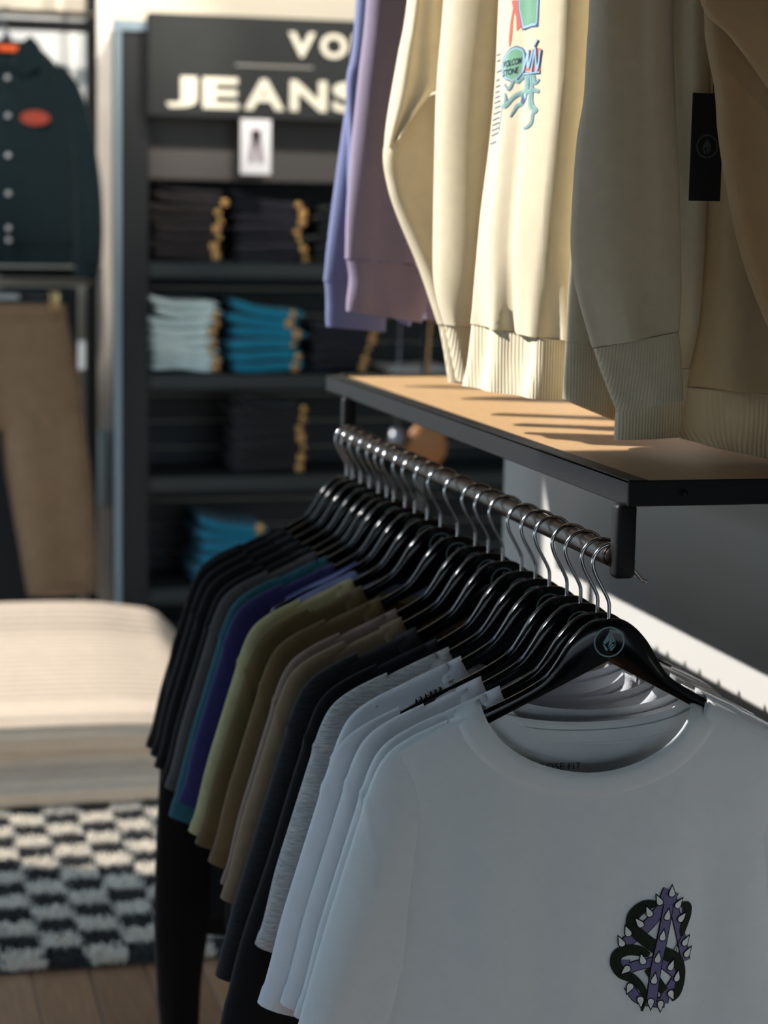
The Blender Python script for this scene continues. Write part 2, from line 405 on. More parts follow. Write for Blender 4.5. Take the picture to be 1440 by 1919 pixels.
# ------------------------------------------------------------------ tees
NECK = 0.110
def tee_y(x, z, T0=0.020, ph=0.0, fold=0.004, NECK=NECK):
    """distance of the front of a hanging tee from its own plane at hanger position x, height z"""
    ax = abs(x)
    d = max(0.0, (ztop(max(ax, NECK))+0.0055)-z)
    T = T0*(1-exp(-sqrt(d)/0.085))+0.018*min(d, .5)
    w = 0.245
    e = sqrt(max(0.0, 1-min(1.0, ax/w)**3.2))
    fo = fold*min(1, d/0.25)*(sin(x*34+ph+2.2*z)+0.6*sin(x*61+1.7*ph-3*z))
    return T*e+fo*e
def tee_body(p):
    NU = 56; sx = p['shift']; dz = p.get('slip', 0.0)
    fr = [0, .003, .008, .016, .03, .05, .08, .12, .17, .23, .30, .38, .47, .56, .66, .76, .86, .93, 1.0]
    NECK = p['neck']; A = NECK+0.012
    V, Fc = [], []
    idx = {}
    def top(x, front):
        q = abs(x-sx)
        if q < A:
            zs = ztop(A)+0.003
            drop = (p['drop'] if front else 0.036)
            return zs-drop*sqrt(max(0, 1-(q/A)**2))**1.15
        return ztop(x)+0.0055
    for s, side in ((-1, 0), (1, 1)):
        for j, f in enumerate(fr):
            for k in range(NU+1):
                u = -1+2*k/NU
                x = sx+u*0.232
                zt = top(x, s < 0)
                z = zt+(p['hem']-zt)*f
                wf = 1+(0.035*min(1, (zt-z)/0.08))
                xx = sx+u*0.232*wf
                y = s*tee_y(xx-sx*0.3, z, p['T'], p['ph'], p['fold'], p['neck'])*(1.0 if s < 0 else 0.8)
                if f == 0 and abs(x-sx) >= A: y = 0
                idx[(side, j, k)] = len(V); V.append((xx, y, z+dz))
    J = len(fr)
    for side in (0, 1):
        for j in range(J-1):
            for k in range(NU):
                q = (idx[(side, j, k)], idx[(side, j+1, k)], idx[(side, j+1, k+1)], idx[(side, j, k+1)])
                Fc.append(q if side == 0 else q[::-1])
    for j in range(J-1):     # side seams
        for k in (0, NU):
            q = (idx[(0, j, k)], idx[(1, j, k)], idx[(1, j+1, k)], idx[(0, j+1, k)])
            Fc.append(q if k == 0 else q[::-1])
    return V, Fc
def tee_sleeve(p, sg):
    k = p['sl']; dz = p.get('slip', 0.0); sx = p['shift']*sg
    long = p['kind'] == 'long'
    Op = [(-.185, -.117), (-.225, -.136), (-.252, -.156), (-.268, -.185), (-.283, -.235), (-.302, -.30), (-.322, -.37), (-.335-.012*k, -.43-.03*k), (-.345-.02*k, -.465-.075*k)]
    Ip = [(-.175, -.20), (-.185, -.25), (-.195, -.29), (-.205, -.325), (-.215, -.36), (-.224, -.40), (-.234, -.44), (-.245-.01*k, -.48-.03*k), (-.252-.015*k, -.495-.075*k)]
    if long:
        Op = Op[:6]+[(-.312, -.40), (-.322, -.56), (-.328, -.74), (-.325, -.86), (-.315, -.98)]
        Ip = Ip[:6]+[(-.215, -.46), (-.222, -.60), (-.23, -.76), (-.245, -.88), (-.25, -.99)]
    P = crom([(a, b, c, d) for (a, b), (c, d) in zip(Op, Ip)], 8)
    n = 20; V, Fc = [], []
    for j, (ox, oz, ix, iz) in enumerate(P):
        t = j/(len(P)-1)
        th = (0.008+0.014*min(1, t*1.6))*p['sth']
        fan = p['fan']*t*t
        for q in range(n):
            a = 2*pi*q/n
            u = (1-cos(a))/2
            y = -th*sin(a)*(abs(sin(a))**-0.3 if abs(sin(a)) > 1e-3 else 0)
            sm = exp(-((t-.44-.22*u)/.010)**2)*.0022*(1 if not long else 0)+(.0012 if t > .93 else 0)
            y -= sm*(1 if sin(a) >= 0 else -1); ox_ = ox-sm*1.2*max(0, 1-3*u)
            y += 0.006*p['fold']/0.004*t*sin(u*7+p['ph']+t*2.0)*abs(sin(a))
            V.append((sg*(ox_+(ix-ox_)*u+p['ss'])+p['shift'], y+fan*(1-u), HT+(oz+(iz-oz)*u)+dz))
    for j in range(len(P)-1):
        for q in range(n):
            f = (j*n+q, (j+1)*n+q, (j+1)*n+(q+1) % n, j*n+(q+1) % n)
            Fc.append(f if sg > 0 else f[::-1])
    return V, Fc
def tee_collar(p):
    NECK = p['neck']; sx = p['shift']; dz = p.get('slip', 0.0); V, Fc = [], []; n = 56
    za, zb = ztop(NECK)+0.0045, ztop(NECK+.030)+0.0045
    rows = 8
    lift = (-.002, .0022, .0034, .0036, .0036, .0036, .0030, -.001)
    for i in range(n):
        a = 2*pi*i/n; front = sin(a) > 0
        di = (p['drop']-.005 if front else 0.032); do = di+(0.014 if front else 0.004)
        for r in range(rows):
            t = r/(rows-1)
            ri = NECK-0.002+0.030*t
            x = -cos(a)*ri
            zz = za+(zb-za)*t-(di+(do-di)*t+0.0)*abs(sin(a))**1.15
            if not front: zz = za+(zb-za)*t-(di+0.012*t)*abs(sin(a))
            y = tee_y(x+sx*.7, zz, p['T'], p['ph'], p['fold'], p['neck'])+lift[r]
            y = y*min(1, abs(sin(a))*4+0.12)
            V.append((x+sx, -y if front else y*0.8, zz+dz))
    for i in range(n):
        for r in range(rows-1):
            j = (i+1) % n
            Fc.append((i*rows+r, i*rows+r+1, j*rows+r+1, j*rows+r))
    return V, Fc
for i in range(22):
    nm, rgb, lab, kind = TEES[i]
    k = {'short': 0.0, 'longer': 0.5, 'long': 0.0}[kind]+random.uniform(-.1, .15)
    if 'heather' in nm:
        m = cloth('heather cloth %d' % i, rgb, var=0.30, vscale=70, stretch=(1, 1, 7), bump=0.3, scale=600)
    elif nm == 'white': m = cloth('white cotton %d' % i, rgb, var=0.015, bump=0.25, scale=700)
    else: m = cloth('cotton %d' % i, rgb, var=0.08, bump=0.3, scale=800)
    p = dict(shift=-0.006+random.uniform(-.006, .006), hem=HT-0.74+random.uniform(-.02, .02), T=0.015, ph=random.uniform(0, 6), fold=0.0025, sl=k, kind=kind,
             sth=0.9, fan=random.uniform(0.0, 0.012), neck=.109, drop=.068, ss=0.0)
    if i == 21: p.update(shift=-0.024, T=0.024, fold=0.0060, sth=1.15, sl=0.6, ph=1.0, fan=0.0)
    if i == 15: p.update(sl=2.0)
    if i == 14: p.update(sl=1.1)
    if i in (17, 18, 19, 20): p.update(ss=.010, sl=.15)
    if i == 21: p.update(neck=.123, drop=.086, ss=.026)
    if i == 18: p.update(slip=-0.012, shift=-0.03)
    if i == 8: p['shift'] = .034
    if i == 1: p['hem'] = HT-0.80
    t = thing('tee_shirt', lab, 'tee shirt', (RX, STEM_Y[i], RZ), YAWS[i], 'tee shirts on the clothes rail')
    O('body', tee_body(p), m, t)
    O('sleeve', tee_sleeve(p, 1), m, t); O('sleeve', tee_sleeve(p, -1), m, t)
    O('collar', tee_collar(p), m, t)
    if i == 21: FRONT, PF, M_front = t, p, m
    if i == 20: SECOND, PS = t, p

# print on the front tee: a stone emblem with spikes and a snake wound through it
def tee_fn(off):
    def fn(cx, cy):
        x = (cx-229)/6.545*.00065+.010; z = -.376-(cy-209)*.0000994
        return (x, -tee_y(x-PF['shift']*.3, z, PF['T'], PF['ph'], PF['fold'], PF['neck'])-off, z)
    return fn
M_purple = cloth('print purple', (120, 114, 154), var=.03); M_ink = cloth('print black', (14, 16, 16), var=.1)
M_scale = cloth('print snake green', (38, 46, 36), var=.5, vscale=900); M_pw = cloth('print white', (236, 238, 236), var=.02)
BARS = [([(905, 300), (640, 650), (440, 830), (350, 900)], 118), ([(900, 330), (1010, 700), (1120, 1130)], 100), ([(870, 420), (800, 850), (745, 1130), (700, 1560)], 112),
        ([(745, 1085), (560, 1130), (400, 1180), (380, 1080)], 105), ([(790, 1090), (950, 1220), (1000, 1300), (870, 1500), (850, 1600)], 100), ([(440, 1390), (540, 1530), (720, 1570), (870, 1590)], 105), ([(900, 260), (870, 330), (860, 420)], 190)]
SNAKE = [([(735, 400), (600, 430), (480, 530), (450, 640), (520, 760), (700, 900), (860, 1010)], [60, 130, 140, 140, 150, 150, 150]),
         ([(830, 990), (980, 1080), (1050, 1220), (1050, 1380), (1010, 1500), (940, 1560)], [150, 150, 130, 120, 110, 70]),
         ([(1030, 440), (1100, 470), (1110, 560), (1085, 660), (1060, 760), (1050, 820)], [50, 120, 120, 110, 80, 40]),
         ([(660, 1010), (560, 970), (420, 960), (300, 1020), (280, 1130), (350, 1240), (480, 1300), (580, 1400), (620, 1520), (590, 1680)], [60, 120, 130, 130, 130, 130, 110, 90, 60, 30]),
         ([(650, 1170), (760, 1330), (850, 1450)], [110, 120, 110])]
SPK = [(905, 290, 0, -1), (760, 380, -.5, -1), (645, 515, -.5, -1), (545, 645, -.7, -.8), (410, 755, -.4, -1), (340, 880, -.5, -1), (985, 435, .8, -1), (1030, 605, .8, -.8), (855, 560, .2, -1), (805, 800, .15, -1),
       (755, 1060, .15, -1), (585, 1080, -.3, -1), (410, 1180, -.8, .8), (920, 1165, .4, -1), (1095, 900, .7, -1), (1125, 1040, .7, -1), (1005, 1310, .2, -1), (720, 1310, .15, -1), (450, 1390, -.4, 1), (570, 1540, .1, 1), (690, 1560, 0, 1), (805, 1590, 0, 1), (930, 1480, .5, 1)]
def smooth2(P, n=6): return crom(P, n)
def smw(ws, n=6): return [w[0] for w in crom([(w,) for w in ws], n)]
pr = O('chest_print', join(*[strip(smooth2(P, 6), w+22, tee_fn(.0010)) for P, w in BARS]), M_ink, FRONT, False)
pr['label'] = 'purple spiked stone with a black snake wound through it'
O('print_stone', join(*[strip(smooth2(P, 6), w, tee_fn(.0014)) for P, w in BARS]), M_purple, pr, False)
O('print_snake', join(*[strip(smooth2(P), smw(w), tee_fn(.0019)) for P, w in SNAKE[:3]+SNAKE[3:]]), M_scale, pr, False)
O('print_bar', join(strip(smooth2(BARS[2][0], 6), 134, tee_fn(.0023))), M_ink, pr, False)
O('print_bar', join(strip(smooth2(BARS[2][0], 6), 112, tee_fn(.0026))), M_purple, pr, False)
def drop(x, y, dx, dy, s, fn):
    l = math.hypot(dx, dy); dx, dy = dx/l, dy/l; px, py = -dy, dx
    q = [(1.25, 0), (.5, .34), (.1, .5), (-.3, .46), (-.5, .2), (-.5, -.2), (-.3, -.46), (.1, -.5), (.5, -.34)]
    return flat_poly([(x+(a*dx+b*px)*s, y+(a*dy+b*py)*s) for a, b in q], fn)
O('print_spikes', join(*[drop(x, y, a, b, 92, tee_fn(.0029)) for x, y, a, b in SPK]), M_ink, pr, False)
O('print_spikes', join(*[drop(x, y, a, b, 70, tee_fn(.0033)) for x, y, a, b in SPK]), M_pw, pr, False)
O('print_tongue', join(strip([(1050, 820), (1010, 890), (950, 965)], 10, tee_fn(.002)), strip([(1010, 890), (985, 985)], 9, tee_fn(.002))), M_ink, pr, False)
# size lettering inside the neck, seen over the collar
tv = fit_text('LOOSE FIT', -0.080, -0.022, HT-.181, HT-.173, 0)
O('neck_print', ([(x, tee_y(x, z, PF['T'], PF['ph'], PF['fold'], PF['neck'])*.8-.0012, z) for x, y, z in tv[0]], tv[1]), mat('neck print ink', (90, 95, 98), rough=.8), FRONT, False)

# ------------------------------------------------------------------ sweatshirts hanging above the shelf (rows: left x,y,z  right x,y,z  thickness)
SW = {
 's1_body': [(0.8283,3.420,2.2496,0.9058,3.420,2.2545,0.050), (0.8314,3.420,1.9628,0.9399,3.420,1.9676,0.050), (0.8159,3.420,1.8296,0.9334,3.420,1.8336,0.050), (0.7984,3.420,1.6951,0.9267,3.420,1.6982,0.050), (0.7843,3.420,1.5775,0.9196,3.420,1.5797,0.050), (0.7762,3.420,1.4893,0.9119,3.420,1.4906,0.045)],
 's1_hem': [(0.7781,3.420,1.4893,0.9119,3.420,1.4906,0.044), (0.7804,3.420,1.4592,0.8981,3.420,1.4601,0.040), (0.7808,3.420,1.4317,0.8891,3.420,1.4305,0.038), (0.7820,3.420,1.4116,0.8868,3.420,1.4028,0.036)],
 's1_sleeve': [(0.8264,3.360,2.2390,0.8626,3.360,2.2413,0.050), (0.8085,3.360,1.9041,0.8599,3.360,1.9062,0.050), (0.7970,3.360,1.8254,0.8568,3.360,1.8274,0.050), (0.8028,3.370,1.7294,0.8611,3.370,1.7310,0.050), (0.8122,3.370,1.6053,0.8635,3.370,1.6063,0.050), (0.8876,3.380,1.4618,0.9227,3.380,1.4620,0.035), (0.8950,3.380,1.4253,0.9199,3.380,1.4144,0.030)],
 's2_body': [(0.8000,3.200,2.2094,0.9584,3.220,2.2230,0.060), (0.7901,3.200,1.9400,0.9564,3.220,1.9492,0.060), (0.7783,3.200,1.8153,0.9505,3.220,1.8224,0.060), (0.7672,3.200,1.6894,0.9446,3.220,1.6942,0.060), (0.7624,3.200,1.6049,0.9394,3.220,1.6081,0.055), (0.7618,3.200,1.5326,0.9351,3.220,1.5222,0.050)],
 's2_hem': [(0.7636,3.200,1.5318,0.9333,3.220,1.5204,0.048), (0.7685,3.200,1.5028,0.9148,3.220,1.4950,0.045), (0.7655,3.200,1.4685,0.9029,3.220,1.4557,0.045), (0.7650,3.200,1.4488,0.8962,3.220,1.4294,0.042)],
 's2_back': [(0.8883,3.270,1.5895,0.9618,3.270,1.5908,0.030), (0.8989,3.270,1.5195,0.9598,3.270,1.5202,0.030), (0.9047,3.270,1.4666,0.9537,3.270,1.4670,0.030), (0.9100,3.270,1.4330,0.9489,3.270,1.4314,0.030)],
 'a_upper': [(0.7913,2.870,2.1512,0.8542,2.870,2.1553,0.070), (0.7690,2.870,1.9076,0.8365,2.870,1.9105,0.070), (0.7571,2.870,1.8326,0.8350,2.870,1.8392,0.075), (0.7480,2.870,1.7760,0.8310,2.870,1.8052,0.080), (0.7417,2.870,1.7307,0.7997,2.870,1.7755,0.070), (0.7385,2.870,1.6928,0.7648,2.870,1.7276,0.040)],
 'a_fore': [(0.7694,2.920,1.7602,0.8569,2.930,1.7943,0.050), (0.7469,2.900,1.6976,0.8586,2.930,1.7247,0.055), (0.7535,2.900,1.6479,0.8601,2.930,1.6623,0.055), (0.7705,2.900,1.6020,0.8614,2.930,1.6075,0.055), (0.8051,2.890,1.5251,0.8687,2.920,1.5289,0.050), (0.8326,2.880,1.4452,0.8845,2.910,1.4406,0.040)],
 'a_cuff': [(0.8335,2.880,1.4445,0.8845,2.910,1.4399,0.038), (0.8418,2.880,1.4044,0.8889,2.910,1.3984,0.034), (0.8503,2.880,1.3594,0.8918,2.910,1.3536,0.032)],
 'b_sleeve': [(0.8005,2.740,2.1292,0.9019,2.760,2.1391,0.090), (0.7894,2.740,1.8961,0.8972,2.760,1.9027,0.090), (0.7815,2.740,1.7775,0.8890,2.760,1.7821,0.085), (0.7807,2.740,1.6796,0.8800,2.760,1.6825,0.080), (0.7814,2.740,1.5845,0.8748,2.760,1.5858,0.080), (0.7827,2.740,1.5255,0.8685,2.760,1.5258,0.075), (0.7882,2.740,1.4885,0.8632,2.760,1.4882,0.065), (0.7984,2.740,1.4520,0.8587,2.760,1.4482,0.050)],
 'b_cuff': [(0.8008,2.740,1.4513,0.8580,2.760,1.4474,0.046), (0.8103,2.740,1.4139,0.8637,2.760,1.4103,0.044), (0.8207,2.740,1.3725,0.8665,2.760,1.3655,0.042)],
 'b_body': [(0.8507,2.660,2.1184,0.9330,2.480,2.0923,0.060), (0.8445,2.660,1.8908,0.9338,2.480,1.8775,0.060), (0.8421,2.660,1.7856,0.9339,2.480,1.7781,0.060), (0.8362,2.660,1.7006,0.9296,2.480,1.6977,0.060), (0.8258,2.660,1.6076,0.9254,2.480,1.6099,0.060), (0.8201,2.660,1.5356,0.9242,2.480,1.5418,0.055), (0.8168,2.660,1.4602,0.9240,2.480,1.4456,0.045)],
 'b_hem': [(0.8168,2.660,1.4602,0.9225,2.480,1.4449,0.042), (0.8138,2.660,1.4267,0.9200,2.480,1.4111,0.040), (0.8100,2.660,1.3975,0.9135,2.480,1.3868,0.038), (0.8044,2.660,1.3748,0.9083,2.480,1.3681,0.034)],
 'c1_sleeve': [(0.8268,2.270,2.0488,0.9004,2.220,2.0448,0.070), (0.8266,2.270,1.8528,0.9084,2.220,1.8516,0.075), (0.8247,2.270,1.7954,0.9115,2.220,1.7950,0.075), (0.8226,2.270,1.7394,0.9157,2.220,1.7399,0.075), (0.8157,2.270,1.6934,0.9203,2.220,1.6947,0.080), (0.8121,2.270,1.6239,0.9265,2.220,1.6259,0.080), (0.8120,2.270,1.5662,0.9302,2.220,1.5689,0.080), (0.8217,2.270,1.5152,0.9329,2.220,1.5213,0.070), (0.8389,2.260,1.4524,0.9322,2.220,1.4746,0.050)],
 'c1_cuff': [(0.8403,2.260,1.4518,0.9315,2.220,1.4740,0.047), (0.8521,2.260,1.4215,0.9362,2.220,1.4433,0.045), (0.8652,2.260,1.3929,0.9387,2.220,1.4151,0.043), (0.8733,2.260,1.3757,0.9410,2.220,1.3930,0.040)],
 'c2_sleeve': [(0.9227,2.380,2.0741,1.0134,2.350,2.0747,0.060), (0.9238,2.380,1.8675,1.0242,2.350,1.8690,0.060), (0.9265,2.380,1.7963,1.0246,2.350,1.7979,0.060), (0.9284,2.380,1.7483,1.0310,2.350,1.7501,0.060), (0.9321,2.380,1.6514,1.0340,2.350,1.6532,0.060), (0.9287,2.380,1.5578,1.0333,2.350,1.5598,0.060), (0.9246,2.380,1.4785,1.0304,2.350,1.4807,0.055), (0.9233,2.380,1.4186,1.0122,2.350,1.4222,0.045)],
 'c2_cuff': [(0.9240,2.380,1.4180,1.0108,2.350,1.4215,0.042), (0.9209,2.380,1.3886,1.0086,2.350,1.3909,0.040), (0.9170,2.380,1.3584,1.0055,2.350,1.3621,0.038), (0.9167,2.380,1.3288,1.0045,2.350,1.3360,0.036)],
 'c_body': [(0.8971,2.440,2.0830,1.0166,2.440,2.0906,0.060), (0.8906,2.440,1.8718,1.0258,2.440,1.8777,0.060), (0.8833,2.440,1.6755,1.0344,2.440,1.6792,0.060), (0.8735,2.440,1.5423,1.0261,2.440,1.5305,0.060), (0.8709,2.440,1.4480,1.0015,2.440,1.4140,0.050)],
 'c_hem': [(0.8709,2.440,1.4480,1.0015,2.440,1.4140,0.047), (0.8694,2.440,1.4073,0.9882,2.440,1.3796,0.044), (0.8691,2.440,1.3746,0.9529,2.440,1.3419,0.040)],
 'd_body': [(0.9970,2.360,2.0754,1.0827,2.220,2.0565,0.070), (1.0061,2.360,1.8692,1.0933,2.220,1.8596,0.070), (1.0111,2.360,1.6281,1.1095,2.200,1.6295,0.070), (1.0126,2.360,1.4800,1.1070,2.180,1.4901,0.070), (1.0053,2.360,1.3987,1.1017,2.160,1.4028,0.060)],
 'd_hem': [(1.0039,2.360,1.3981,1.1004,2.160,1.4022,0.056), (0.9981,2.360,1.3666,1.1011,2.160,1.3633,0.052), (0.9946,2.360,1.3464,1.1025,2.160,1.3381,0.050), (0.9865,2.350,1.3368,1.1037,2.160,1.3172,0.046)],
 'd_sleeve': [(0.8944,2.120,2.0270,1.0171,2.060,2.0243,0.060), (0.9043,2.120,1.8304,1.0278,2.060,1.8302,0.070), (0.9092,2.120,1.7906,1.0299,2.060,1.7907,0.070), (0.9208,2.120,1.7449,1.0324,2.060,1.7453,0.070), (0.9267,2.120,1.6987,1.0349,2.060,1.6996,0.070), (0.9396,2.120,1.6406,1.0381,2.060,1.6421,0.070), (0.9618,2.120,1.5642,1.0422,2.060,1.5666,0.060), (0.9974,2.120,1.4897,1.0461,2.060,1.4961,0.050), (1.0329,2.120,1.4383,1.0555,2.060,1.4429,0.050)],
 'd_flap': [(0.8613,2.050,2.0127,0.9875,2.000,2.0120,0.060), (0.8681,2.050,1.8556,0.9960,2.000,1.8562,0.060), (0.8757,2.050,1.8218,0.9990,2.000,1.8016,0.055), (0.9011,2.050,1.8007,1.0008,2.000,1.7687,0.050), (0.9270,2.050,1.7738,1.0023,2.000,1.7411,0.045), (0.9520,2.050,1.7444,1.0048,2.000,1.6967,0.030)],
}
M_cream = cloth('cream fleece', (220, 207, 178), var=.03, bump=.25, scale=1500)
M_cream_rib = mat('cream ribbing', (220, 207, 178), rough=.95, spec=.1, ribs=('X', .0034, 0.6), var=.03, vscale=60)
M_cream2 = cloth('warm cream fleece', (188, 158, 116), var=.03, bump=.25, scale=1500)
M_cream2_rib = mat('warm cream ribbing', (198, 172, 134), rough=.95, spec=.1, ribs=('X', .0036, 0.6), var=.03, vscale=60)
M_lav = cloth('lavender fleece', (148, 136, 156), var=.03, bump=.3, scale=600)
M_lav_rib = mat('lavender ribbing', (146, 134, 154), rough=.95, spec=.1, ribs=('X', .003, 0.35), var=.03, vscale=60)
M_peri = cloth('periwinkle fleece', (119, 125, 162), var=.03, bump=.3, scale=600)
M_peri_rib = mat('periwinkle ribbing', (119, 125, 160), rough=.95, spec=.1, ribs=('X', .003, 0.35), var=.03, vscale=60)

def wob(a, f, ph): return lambda u, v: a*(sin(f*u+ph+2.1*v)+.5*sin(2.3*f*u+1.7*ph-3*v))
def gather(a, n, ph, base=None):      # small gathers just above a ribbed hem
    return lambda u, v: (base(u, v) if base else 0)+a*max(0, (v-.78)/.22)**1.5*(sin(n*u+ph)+.6*sin(n*1.7*u+2*ph))
def bump_prof(c, w, h): return lambda u, v: h*exp(-((u-c)/w)**2)
def b_face(u, v):      # chest folded into a ridge: left flank turns to the light, right flank away
    ridge = .86-.10*v
    t = u/ridge if u < ridge else (1-u)/(1-ridge)
    r = .032*max(0, t)**.85
    r += .006*exp(-((u-.30)/.07)**2)*min(1, v*2)-.006*exp(-((u-.46)/.05)**2)*min(1, v*1.5)
    return r
def c1_face(u, v):
    return .012*exp(-((u-.35)/.2)**2)-.006*exp(-((u-.7)/.1)**2)+.004*sin(9*u+3*v)
def sweatshirt(label, parts, base):
    t = thing('sweatshirt', label, 'sweatshirt', base, 0, 'sweatshirts hanging above the shelf')
    made = {}
    for nm, key, m, prof, n in parts:
        made[key] = O(nm, loft(SW[key], n, prof), m, t, world=True)
    return t, made
UR = 2.40; UX = 1.0
sw_list = [
    ('periwinkle blue sweatshirt, farthest of those hanging above the shelf', [('body', 's1_body', M_peri, wob(.004, 6, 1), 24), ('hem', 's1_hem', M_peri_rib, None, 20), ('sleeve', 's1_sleeve', M_peri, wob(.003, 5, 2), 20)], (.85, 3.42, 1.41)),
    ('lavender purple sweatshirt with a light edged left side, in front of the periwinkle one', [('body', 's2_body', M_lav, wob(.004, 8, .5), 26), ('hem', 's2_hem', M_lav_rib, wob(.0025, 8, .5), 24), ('back_panel', 's2_back', M_lav, None, 16)], (.85, 3.2, 1.44)),
    ('cream sweatshirt with a bent sleeve, touching the lavender one', [('upper_sleeve', 'a_upper', M_cream, wob(.006, 7, 1), 24), ('sleeve', 'a_fore', M_cream, wob(.003, 6, 2), 22), ('cuff', 'a_cuff', M_cream_rib, None, 18)], (.8, 2.76, 1.37)),
    ('cream sweatshirt with green and red graphic on its chest', [('sleeve', 'b_sleeve', M_cream, gather(.006, 16, 1, bump_prof(.35, .3, .012)), 26), ('cuff', 'b_cuff', M_cream_rib, None, 22), ('body', 'b_body', M_cream, gather(.006, 21, .4, b_face), 40), ('hem', 'b_hem', M_cream_rib, lambda u, v: b_face(u, 1)*(.85-.15*v)+.006*sin(17*u+1), 40)], (.85, 2.55, 1.37)),
    ('shaded cream sweatshirt with two ribbed cuffs hanging, right of the graphic one', [('sleeve', 'c1_sleeve', M_cream, gather(.003, 14, 1, c1_face), 30), ('cuff', 'c1_cuff', M_cream_rib, wob(.002, 6, 1), 24), ('sleeve', 'c2_sleeve', M_cream, wob(.004, 9, .3), 24), ('cuff', 'c2_cuff', M_cream_rib, None, 22), ('body', 'c_body', M_cream, wob(.005, 7, 1), 24), ('hem', 'c_hem', M_cream_rib, None, 22)], (.93, 2.33, 1.34)),
    ('warm cream sweatshirt nearest the camera with a low curved hem, black hang tag beside it', [('body', 'd_body', M_cream2, gather(.004, 12, 1, wob(.006, 7, 2)), 28), ('hem', 'd_hem', M_cream2_rib, wob(.003, 9, 2), 26), ('sleeve', 'd_sleeve', M_cream2, wob(.006, 6, 1), 26), ('upper_sleeve', 'd_flap', M_cream2, wob(.003, 5, 2), 22)], (1.05, 2.2, 1.33)),
]
made_sw = []
for lab, parts, base in sw_list:
    t, mk = sweatshirt(lab, parts, base); made_sw.append((t, mk))
TB = made_sw[3][0]
# rail above the frame and hangers inside the sweatshirts
ur = thing('garment_rail', 'black upper garment rail along the wall above the oak shelf', 'rail', (UX, 2.0, UR))
O('rail_tube', tube([(UX, 1.9+i*.25, UR) for i in range(8)], .0125, 16), M_blk, ur, world=True)
for y in (2.0, 3.55): O('wall_bracket', rbox(UX-.01, 1.22, y-.01, y+.01, UR-.01, UR+.01, .002, 1), M_blk, ur, world=True)
for i, y in enumerate((3.42, 3.21, 2.90, 2.58, 2.42, 2.30)):
    h = copy_tree(h0); h.location = (UX, y, UR); h.rotation_euler = (0, 0, 0)
    tag(h, 'glossy black hanger on the upper rail inside the %s sweatshirt' % ('periwinkle', 'lavender', 'bent sleeve cream', 'graphic cream', 'shaded cream', 'nearest warm cream')[i], 'hanger', 'black hangers on the upper rail')
# shoulders of each sweatshirt, above the picture
for (t, mk), y, m, xl, xr in zip(made_sw, (3.42, 3.21, 2.90, 2.58, 2.42, 2.30), (M_peri, M_lav, M_cream, M_cream, M_cream, M_cream2), (.80, .80, .80, .82, .88, .97), (1.15, 1.15, 1.15, 1.15, 1.15, 1.15)):
    rows = [(UX-.07, y, UR-.135, UX+.07, y, UR-.135, .03), (.5*(UX-.07+xl), y, UR-.17, .5*(UX+.07+xr), y, UR-.17, .045), (xl, y, UR-.24, xr, y, UR-.24, .05), (xl, y, UR-.30, xr, y, UR-.30, .05), (xl+.01, y, UR-.42, xr, y, UR-.42, .04)]
    O('yoke', loft(rows, 18, None, 3), m, t, world=True)

# graphic on the chest of the fourth sweatshirt: drawn in the coordinates of its body panel
B_ROWS = crom(SW['b_body'], 6)
def b_surf(u, v, off):
    f = v*(len(B_ROWS)-1); j = min(int(f), len(B_ROWS)-2); k = f-j
    r = [a+(b-a)*k for a, b in zip(B_ROWS[j], B_ROWS[j+1])]
    L = Vector(r[0:3]); d = Vector(r[3:6])-L; nrm = Vector((d.y, -d.x, 0)).normalized()
    a = math.acos(max(-1, min(1, 1-2*u))); e = abs(sin(a))**0.8
    p = L+d*u+nrm*(r[6]*.5*e+gather(.006, 21, .4, b_face)(u, v)*min(1, e*1.6)+off)
    return (p.x-TB.location.x, p.y-TB.location.y, p.z-TB.location.z)
def gfn(off):
    off *= .45
    # x, y of the artwork grid, printed along the direction (.33, 1)
    def fn(x, y):
        z = G_Z0-(y/6.856)*G_MM
        lo, hi = 0.0, 1.0
        for _ in range(24):
            mid = (lo+hi)/2
            f = mid*(len(B_ROWS)-1); j = min(int(f), len(B_ROWS)-2); k = f-j
            zz = B_ROWS[j][2]+(B_ROWS[j+1][2]-B_ROWS[j][2])*k
            if zz > z: lo = mid
            else: hi = mid
        v = lo; want = G_S0+(x/6.856)*G_MM
        lo, hi = .012, .80
        for _ in range(20):
            mid = (lo+hi)/2; q = b_surf(mid, v, 0)
            if (q[0]+TB.location.x)-.33*(q[1]+TB.location.y) < want: lo = mid
            else: hi = mid
        return b_surf(lo, v, off)
    return fn
G_S0 = -.0627
G_Z0, G_MM = 1.877, .000672
M_gg = cloth('print green', (122, 168, 140), var=.06); M_gb = cloth('print steel blue', (70, 100, 130), var=.05); M_gl = cloth('print pale blue', (160, 190, 212), var=.05)
M_gr = cloth('print coral red', (226, 108, 98), var=.08); M_gk = cloth('print navy', (40, 52, 74), var=.05)
def dense(P, n=5): return crom([tuple(map(float, p)) for p in P], n)
def oval(cx, cy, rx, ry, tilt, n=30):
    return [(cx+rx*cos(2*pi*k/n)*cos(tilt)-ry*sin(2*pi*k/n)*sin(tilt), cy+rx*cos(2*pi*k/n)*sin(tilt)+ry*sin(2*pi*k/n)*cos(tilt)) for k in range(n)]
